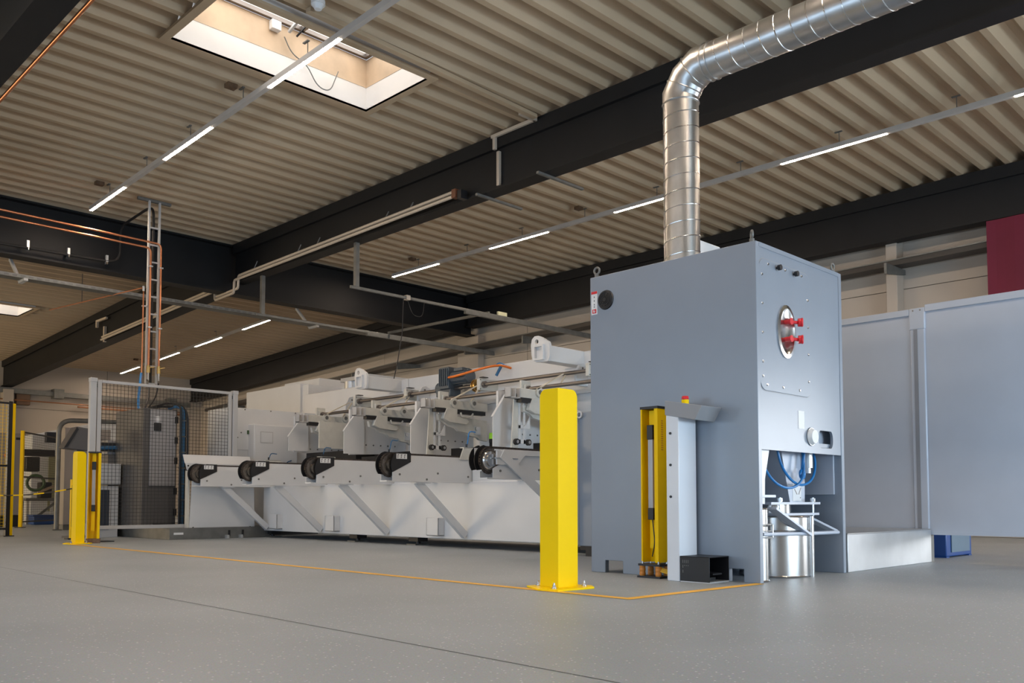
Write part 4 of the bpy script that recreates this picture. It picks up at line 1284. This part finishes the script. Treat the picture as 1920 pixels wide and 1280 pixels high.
# loose cables hanging from the ladder onto the cabinet
hc2 = MB()
tag(hc2.tube(smooth_path([(-14.3, 5.93, 2.5), (-14.1, 5.9, 2.25), (-13.9, 5.75, 2.0), (-13.8, 5.7, 1.945)], .2), .014, 8)
    .tube(smooth_path([(-14.3, 6.12, 2.45), (-14.1, 6.0, 2.2), (-13.85, 5.78, 2.0), (-13.8, 5.72, 1.945)], .2), .012, 8)
    .build('hanging_cable', BLACK), 'black cables dropping from the cable ladder to the cabinet', 'cable')
tag(MB().tube(smooth_path([(-14.3, 5.84, 2.6), (-14.22, 5.78, 2.3), (-14.1, 5.72, 2.05), (-13.9, 5.66, 1.955)], .15), .02, 8).build('hanging_hose', BLUEH),
    'blue hose dropping from the copper pipe to the cabinet', 'hose')

# ------------------------------------------------------------------ cable ladder with pipes
LX = -14.40
cl = thing('cable_ladder', (LX, 6.02, 2.4), 'vertical steel cable ladder hanging from the roof', 'cable ladder')
MB().box(LX - .05, LX + .0, 5.77, 6.32, 5.45, 5.495).build('roof_bracket', GALVD, cl)
for yy in (5.955, 6.125):
    MB().box(LX - .02, LX + .02, yy - .014, yy + .014, 2.45, 5.46).build('side_rail', FENCE, cl)
for k in range(10):
    zz = 5.02 - .285 * k
    MB().box(LX - .012, LX + .012, 5.969, 6.111, zz - .012, zz + .012).build('rung', FENCE, cl)
PIP = 'copper pipes running down the cable ladder'
for (pts_, lab) in (([(-2.0, 2.72, 4.93), (-14.33, 2.72, 4.80), (-14.33, 6.135, 4.755), (-14.33, 6.135, 2.72)], 'copper pipe on the right side of the cable ladder'),
                    ([(-2.0, 2.66, 4.83), (-14.33, 2.66, 4.69), (-14.33, 5.965, 4.66), (-14.33, 5.965, 2.72)], 'copper pipe on the left side of the cable ladder')):
    pp = thing('copper_pipe', (-14.33, pts_[3][1], 2.7), lab, 'pipe')
    MB().tube(smooth_path(pts_, .09, 6), .0165, 12).build('tube', COPPER, pp)
    for zz in (4.35, 3.35):
        MB().box(-14.39, -14.30, pts_[3][1] - .025, pts_[3][1] + .03, zz, zz + .02).build('clip', GALV, pp)
    mm = MB().cyl((-14.33, pts_[3][1], 2.62), (-14.33, pts_[3][1], 2.74), .028, 14).bar((-14.29, pts_[3][1], 2.70), (-14.29, pts_[3][1] + .08, 2.72), .02, .014)
    mm.build('valve', BRASS, pp)
    MB().cyl((-14.33, pts_[3][1], 2.5), (-14.33, pts_[3][1], 2.62), .014, 10).build('tail', STEEL, pp)
pp = thing('copper_pipe', (-14.38, 5.85, 2.5), 'thin copper pipe left of the cable ladder with slanting branch', 'pipe')
MB().tube(smooth_path([(-18.9, 5.88, 4.33), (-14.45, 5.90, 4.02), (-14.38, 5.88, 3.95), (-14.38, 5.88, 2.5)], .05), .011, 10).build('tube', COPPER, pp)
MB().cyl((-14.38, 5.88, 3.95), (-14.38, 5.88, 4.03), .018, 10).build('fitting', GALV, pp)
rod = MB().cyl((-17.2, 5.9, 4.2), (-17.2, 5.9, 4.75), .008, 8)
rod.build('drop_rod', SHAFT, pp)
MB().box(LX - .02, LX + .02, 5.87, 5.96, 3.7, 3.72).build('clip', GALV, pp)
bcb = thing('black_cable', (-14.42, 6.04, 2.5), 'black cable run on the girder, up the wall and down the ladder', 'cable')
MB().tube(smooth_path([(-15.87, 2.0, 4.66), (-15.87, 5.90, 4.72), (-15.87, 6.06, 4.80), (-15.87, 6.06, 5.30), (-15.75, 6.08, 5.40), (-14.7, 6.05, 5.42), (-14.43, 6.04, 5.36), (-14.43, 6.04, 2.45)], .16, 6), .022, 10).build('run', RUBBER, bcb)
for k in range(4):
    yy = 3.95 + .63 * k
    MB().box(-15.90, -15.85, yy - .02, yy + .02, 4.66, 4.82).build('clip', GALV, bcb)
    MB().cyl((-15.85, yy, 4.66), (-15.85, yy, 4.70), .022, 10).build('clip_nut', STEEL, bcb)

# ------------------------------------------------------------------ conduits on the roof beam
cp = thing('conduit_pair', (-12, 8.1, 4.7), 'pair of cream conduits along the side of the long roof beam', 'conduit')
for k, (dz, dyy) in enumerate(((.035, .0), (-.035, -.02))):
    MB().tube(smooth_path([(-9.3, 8.1 + dyy, 4.83 + dz), (-15.45 - .12 * k, 8.1 + dyy, 4.76 + dz), (-15.47 - .12 * k, 8.1 + dyy, 4.52 + dz), (-16.35, 8.1 + dyy, 4.50 + dz), (-16.36, 8.1 + dyy, 4.68 + dz), (-22.2, 8.1 + dyy, 4.475 + dz)], .05), .024, 10).build('tube', CREAM, cp)
for xx in (-10.3, -10.9, -12.8, -13.4, -14.9):
    MB().bar((xx, 8.1, 4.85 - (xx + 9.3) * -.0115), (xx, 8.18, 4.98), .012, .012).build('hanger', GALV, cp)
MB().box(-9.30, -9.22, 8.06, 8.14, 4.77, 4.89).build('end_cap', mat('brown_cap', (.16, .06, .03), .5), cp)
MB().box(-9.20, -9.12, 8.08, 8.2, 4.74, 4.86).build('end_clamp', BLACK, cp)
vc = thing('conduit_drop', (-8.55, 8.17, 4.7), 'short cream cable conduit stepping down the beam side', 'conduit')
MB().box(-8.575, -8.525, 8.16, 8.20, 5.28, 5.46).build('upper_drop', CREAM, vc, bevel=.004)
MB().box(-8.60, -7.78, 8.15, 8.19, 5.44, 5.485).build('roof_run', CREAM, vc, bevel=.004)
MB().box(-8.545, -8.495, 8.205, 8.25, 4.79, 5.26).build('web_drop', CREAM, vc, bevel=.004)
MB().box(-7.82, -7.77, 7.9, 8.19, 5.44, 5.485).build('roof_end', CREAM, vc)
vc = thing('conduit_drop', (-22.4, 8.17, 4.5), 'pale cable conduit on the far sloping beam', 'conduit')
MB().box(-22.75, -22.68, 8.14, 8.19, 4.82, 4.95).build('upper_drop', CREAM, vc)
MB().box(-22.75, -22.1, 8.14, 8.19, 4.95, 5.0).build('roof_run', CREAM, vc)
MB().box(-22.36, -22.29, 8.18, 8.24, 4.42, 4.80).build('web_drop', CREAM, vc)
rc = thing('roof_conduit', (-7.72, 6.9, 5.45), 'beige cable duct on roof from the smoke detector to the beam', 'conduit')
MB().bar((-7.62, 4.7, 5.465), (-7.74, 8.12, 5.465), .08, .05).build('duct', DECK, rc, bevel=.004)
sd = thing('smoke_detector', (-7.47, 4.72, 5.44), 'white round smoke detector beside the big skylight', 'detector')
MB().cyl((-7.47, 4.72, 5.46), (-7.47, 4.72, 5.50), .07, 24).build('base', LABEL, sd)
MB().cyl((-7.47, 4.72, 5.415), (-7.47, 4.72, 5.46), .035, 24, .06).build('head', LABEL, sd)
# thin rods under the beam
for j, (xx, lab) in enumerate(((-8.85, 'left thin steel rod sticking out under the roof beam'), (-7.7, 'right thin steel rod sticking out under the roof beam'))):
    tag(MB().box(xx - .02, xx + .02, 8.12, 9.0, 4.715, 4.745).build('beam_rod', GALVD), lab, 'rod')

# ------------------------------------------------------------------ hanging rails and cable trays
for (xx, y1, z1, lab) in ((-11.96, 14.3, 3.90, 'hanging steel rail nearer the filter cabinet with pale sensors'), (-14.97, 14.3, 3.95, 'hanging steel rail further left, beyond the conduit pair')):
    hr = thing('hanging_rail', (xx, 11, 4.0), lab, 'rail')
    MB().box(xx - .035, xx + .035, 8.30, 8.37, 4.02, 4.75).build('drop_post', GALVD, hr)
    MB().box(xx - .022, xx + .022, 8.22, y1, 3.985, 4.03).build('rail_bar', GALVD, hr, bevel=.004)
    MB().box(xx - .03, xx + .03, 10.7, y1, 3.935, 3.985).build('lower_bar', GALVD, hr)
    if xx > -13:
        MB().box(xx - .04, xx + .04, 9.34, 9.42, 3.97, 4.05).build('clamp', CREAM, hr)
        MB().box(xx - .02, xx + .02, 11.52, 11.75, 4.03, 4.10).build('sensor', mat('pale_yellow_plastic', (.62, .60, .40), .5), hr)
        MB().tube(smooth_path([(xx, 9.38, 4.0), (xx, 9.5, 3.72), (xx, 9.72, 3.72), (xx, 9.75, 3.98)], .12), .006, 6).build('loop_cable', BLACK, hr)
hr = tag(MB().tube([(-11.96, 9.3, 4.02), (-11.95, 9.27, 3.4), (-11.98, 9.2, 2.9), (-12.0, 9.1, 2.45)], .009, 6).build('drop_cable', BLACK), 'thin black cable hanging straight down from the steel rail', 'cable')
tag(MB().bar((-11.96, 11.3, 4.04), (-14.97, 11.25, 4.06), .045, .045).build('link_bar', GALVD), 'steel bar linking the two hanging rails', 'bar')
ct = thing('cable_tray', (-15.6, 8.5, 4.1), 'long perforated cable tray passing under the cross girder', 'cable tray')
mm = MB().box(-15.72, -15.50, 2.0, 14.2, 4.10, 4.104).box(-15.72, -15.716, 2.0, 14.2, 4.10, 4.16).box(-15.504, -15.50, 2.0, 14.2, 4.10, 4.16)
mm.build('trough', GALVD, ct)
mm = MB()
y = 2.1
while y < 14.1:
    mm.box(-15.501, -15.498, y, y + .07, 4.115, 4.145)
    y += .12
mm.build('perforation', mat('tray_shadow_grey', (.12, .12, .115), .6), ct)['kind'] = 'stuff'
for yy in (4.45, 9.85):
    MB().bar((-15.75, yy, 4.09), (-16.25, yy - .02, 4.55), .045, .045).build('hanger', FENCE, ct)
    MB().box(-15.76, -15.46, yy - .03, yy + .03, 4.06, 4.10).build('support', FENCE, ct)

bt = thing('wall_cable_tray', (-9, 14.3, 4.3), 'long dark cable tray on brackets along the back wall', 'cable tray')
xa, xb = -29.5, 6.0
def trz(x):
    return 4.28 + (x + 12) * .012 if x > -16.5 else 4.226 + (x + 16.5) * .04
for a, c in ((-16.5, xb), (xa, -16.5)):
    MB().bar((a, 14.42, trz(a)), (c, 14.42, trz(c)), .30, .10).build('trough', mat('dark_brown_tray', (.05, .043, .037), .6), bt)
    MB().bar((a, 14.26, trz(a) + .04), (c, 14.26, trz(c) + .04), .012, .02).build('lip', GALVD, bt)
for xx in (-27.5, -25, -22.5, -20.2, -18.2, -15.6, -13.7, -11.6, -8.9, -5.7):
    zz = trz(xx) - .05
    MB().prism([(14.70, zz), (13.95, zz - .02), (13.95, zz - .19), (14.0, zz - .19), (14.70, zz - .08)], 'X', xx - .02, xx + .02).build('bracket', GALVD, bt)

# ------------------------------------------------------------------ far wall services
wd = thing('wall_duct', (-30.5, 10, 3.9), 'grey service duct along the far end wall', 'duct')
MB().bar((-30.5, -5, 4.05), (-30.5, 14.2, 3.93), .14, .15).build('trunk', GALVD, wd)
for yy in (9.8, 13.5):
    MB().box(-30.66, -30.35, yy - .15, yy + .15, 3.82, 4.12).build('bracket', GALVD, wd)
tag(MB().tube([(-30.45, -5, 3.75), (-30.45, 14.0, 3.66)], .02, 8).tube([(-30.45, 10.4, 3.60), (-30.45, 14.0, 3.58)], .03, 10).build('wall_pipe', mat('dull_copper', (.40, .19, .10), .5, .6)), 'copper pipe below the grey duct on the far wall', 'pipe')
tag(MB().box(-30.68, -30.5, 8.6, 9.0, 3.55, 3.9).build('wall_bracket', mat('rust_brown', (.17, .10, .06), .6), bevel=.02), 'brown bracket holding the copper pipe on the far wall', 'bracket')

# ------------------------------------------------------------------ the guarded cell at far left
def mesh_panel(name, p, q, z0, z1, pitch, frame, fcol, label, wire=WIRE):
    root = thing(name, ((p[0] + q[0]) / 2, (p[1] + q[1]) / 2, 0), label, 'fence')
    P = lambda t_, z: (p[0] + (q[0] - p[0]) * t_, p[1] + (q[1] - p[1]) * t_, z)
    L = math.hypot(q[0] - p[0], q[1] - p[1])
    d_ = Vector((q[0] - p[0], q[1] - p[1], 0)).normalized()
    for t_ in (0, 1):
        MB().bar(P(t_, 0), P(t_, z1 + .03), .06, .06, (d_.x, d_.y, 0)).build('post', fcol, root)
        if fcol is BLACK:
            MB().bar(P(t_ + .075, 0), P(t_ + .075, z1), .02, .05, (d_.x, d_.y, 0)).build('post_edge', YELD, root)
        MB().bar(P(t_, 0), P(t_, .015), .16, .16, (d_.x, d_.y, 0)).build('post_foot', BLACK, root)
    for zz in (z0, z1, (z0 + z1) / 2):
        MB().bar(P(0, zz), P(1, zz), .025, .03).build('rail', frame, root)
    mm = MB()
    n = int(L / pitch)
    for k in range(1, n):
        mm.bar(P(k / n, z0), P(k / n, z1), .004, .004, (d_.x, d_.y, 0))
    z = z0 + pitch
    while z < z1:
        mm.bar(P(0, z), P(1, z), .004, .004)
        z += pitch
    mm.build('wire_mesh', wire, root)['kind'] = 'stuff'
    return root


mesh_panel('cell_fence', (-15.3, 3.5, 0), (-15.45, 4.27, 0), .12, 2.08, .05, BLACK, BLACK, 'yellow and black mesh fence cut by left picture edge', YELD)
mesh_panel('cell_fence', (-20.29, 5.86, 0), (-21.92, 7.14, 0), .12, 1.98, .05, BLACK, YELD, 'yellow posted mesh gate of the distant machining cell')
gcab = thing('cell_cabinet', (-21.3, 5.7, 0), 'tan grey cabinet with red button beside distant cell gate', 'cabinet')
MB().box(-21.9, -21.05, 5.60, 6.08, .25, 2.0).build('body', mat('tan_grey_paint', (.33, .29, .26), .5), gcab, bevel=.01)
MB().box(-21.85, -21.1, 5.62, 6.06, 0, .25).build('plinth', BLACK, gcab)
mm = MB().cyl((-21.05, 5.78, 1.52), (-21.0, 5.78, 1.52), .05, 16)
mm.build('stop_button', RED, gcab)
MB().box(-21.05, -21.04, 5.95, 6.03, 1.86, 1.91).build('label', BLACK, gcab)
# machine inside the cell
cm = thing('cell_machine', (-23.2, 7.0, 0), 'dark robot fixture on steel stand inside distant cell', 'machine')
MB().box(-23.6, -23.0, 6.75, 7.55, .55, .62).build('table', GALVD, cm)
for a in (-23.5, -23.1):
    for c in (6.82, 7.48):
        MB().box(a - .03, a + .03, c - .03, c + .03, 0, .55).build('leg', GALV, cm)
MB().bar((-23.05, 6.85, .05), (-23.05, 7.4, .5), .05, .05).build('brace', GALVD, cm)
MB().box(-23.4, -23.1, 7.1, 7.35, .62, 1.0).build('fixture', BLACK, cm, bevel=.02)
MB().box(-23.5, -23.3, 6.7, 6.78, .62, 2.0).build('column', mat('faded_red', (.25, .05, .04), .5), cm)
MB().box(-23.3, -23.1, 6.7, 7.4, 1.62, 1.78).build('cross_slide', BLACK, cm, bevel=.01)
MB().box(-23.25, -23.05, 6.75, 7.05, 1.25, 1.6).build('spindle', BLACK, cm, bevel=.02)
MB().box(-23.1, -22.95, 7.15, 7.4, 1.95, 2.2).build('lamp_head', NAVY, cm, bevel=.01)
MB().torus((-23.0, 6.95, .98), (1, -.4, 0), .18, .035, 24, 8).build('hose_ring', GREENH, cm)
MB().bar((-23.0, 7.0, .75), (-23.0, 7.35, .9), .1, .05).build('tan_part', TAN, cm)
cb_ = thing('blue_bin', (-22.6, 6.95, 0), 'small dark blue bin on floor of the distant cell', 'bin')
MB().box(-22.8, -22.4, 6.75, 7.2, 0.01, .2).build('tub', BLUEB, cb_, bevel=.01)
MB().box(-22.82, -22.38, 6.73, 7.22, .2, .23).build('rim', BLUEB, cb_)
MB().box(-22.75, -22.45, 6.8, 7.15, 0, .012).build('foot', BLUEB, cb_)
cw = thing('white_machine', (-25.0, 8.8, 0), 'distant white machine roof sloping behind the cell gate', 'machine')
MB().prism([(7.2, 0), (9.8, 0), (9.8, 2.65), (9.0, 2.65), (7.2, 2.2)], 'X', -26.5, -24.2).build('casing', WHITE, cw, bevel=.02)
MB().box(-24.2, -24.17, 7.6, 9.0, .3, 1.7).build('window', mat('yellow_green_glass', (.30, .29, .16), .3), cw)
pl_ = thing('pipe_rail', (-18.0, 6.4, 0), 'bent grey pipe rail over grey box beyond the yellow guard', 'pipe rail')
MB().tube(smooth_path([(-18.0, 5.82, 0), (-18.0, 5.82, 2.08), (-18.0, 7.0, 2.11)], .25, 8), .045, 12).build('tube', GALVD, pl_)
MB().box(-18.3, -18.05, 5.95, 6.8, .1, 1.95).build('box', mat('tan_grey_paint', (.33, .29, .26), .5), pl_, bevel=.01)
MB().box(-18.28, -18.1, 5.97, 6.7, 0, .1).build('plinth', GALVD, pl_)
MB().box(-17.98, -17.93, 5.74, 5.90, 0, .02).build('foot', GALVD, pl_)
tc_ = thing('tilted_console', (-14.2, 4.75, 0), 'dark tilted console hood left of the mesh fence', 'console')
MB().prism([(4.60, 1.335), (4.78, 1.66), (5.05, 1.63), (4.95, 1.30)], 'X', -14.25, -14.0).build('hood', ECABD, tc_, bevel=.008)
MB().prism([(4.605, 1.345), (4.775, 1.65), (4.80, 1.62), (4.65, 1.35)], 'X', -14.0, -13.98).build('screen_edge', BLACK, tc_)
MB().box(-14.2, -14.1, 4.82, 4.92, 0, 1.32).build('stand', ECABD, tc_)
MB().box(-14.3, -14.0, 4.7, 5.04, 0, .03).build('foot', ECABD, tc_)
# barrier chain between the cell and the guard
bch = thing('barrier_chain', (-13.6, 4.1, .6), 'yellow and black barrier chain stretched left of yellow guard', 'barrier')
N = 20
p0, p1 = V(-15.0, 3.72, .66), V(-12.36, 4.25, .73)
pts_ = [p0.lerp(p1, k / N) - V(0, 0, .06 * 4 * (k / N) * (1 - k / N)) for k in range(N + 1)]
mmA, mmB = MB(), MB()
for k in range(N):
    (mmA if (k // 2) % 2 else mmB).tube([pts_[k], pts_[k + 1]], .009, 6)
mmA.build('black_links', BLACK, bch)['kind'] = 'stuff'
mmB.build('yellow_links', YELD, bch)['kind'] = 'stuff'
MB().box(-12.42, -12.34, 4.22, 4.28, .70, .78).build('hook_plate', YELD, bch)
ys = thing('small_post', (-13.6, 4.62, 0), 'thin yellow sensor post behind the distant yellow guard', 'post')
MB().box(-13.63, -13.57, 4.58, 4.62, 0, .86).build('column', YELD, ys)
MB().box(-13.57, -13.56, 4.585, 4.615, .18, .78).build('sensor_window', BLACK, ys)
MB().box(-13.68, -13.52, 4.53, 4.67, 0, .02).build('foot', BLACK, ys)
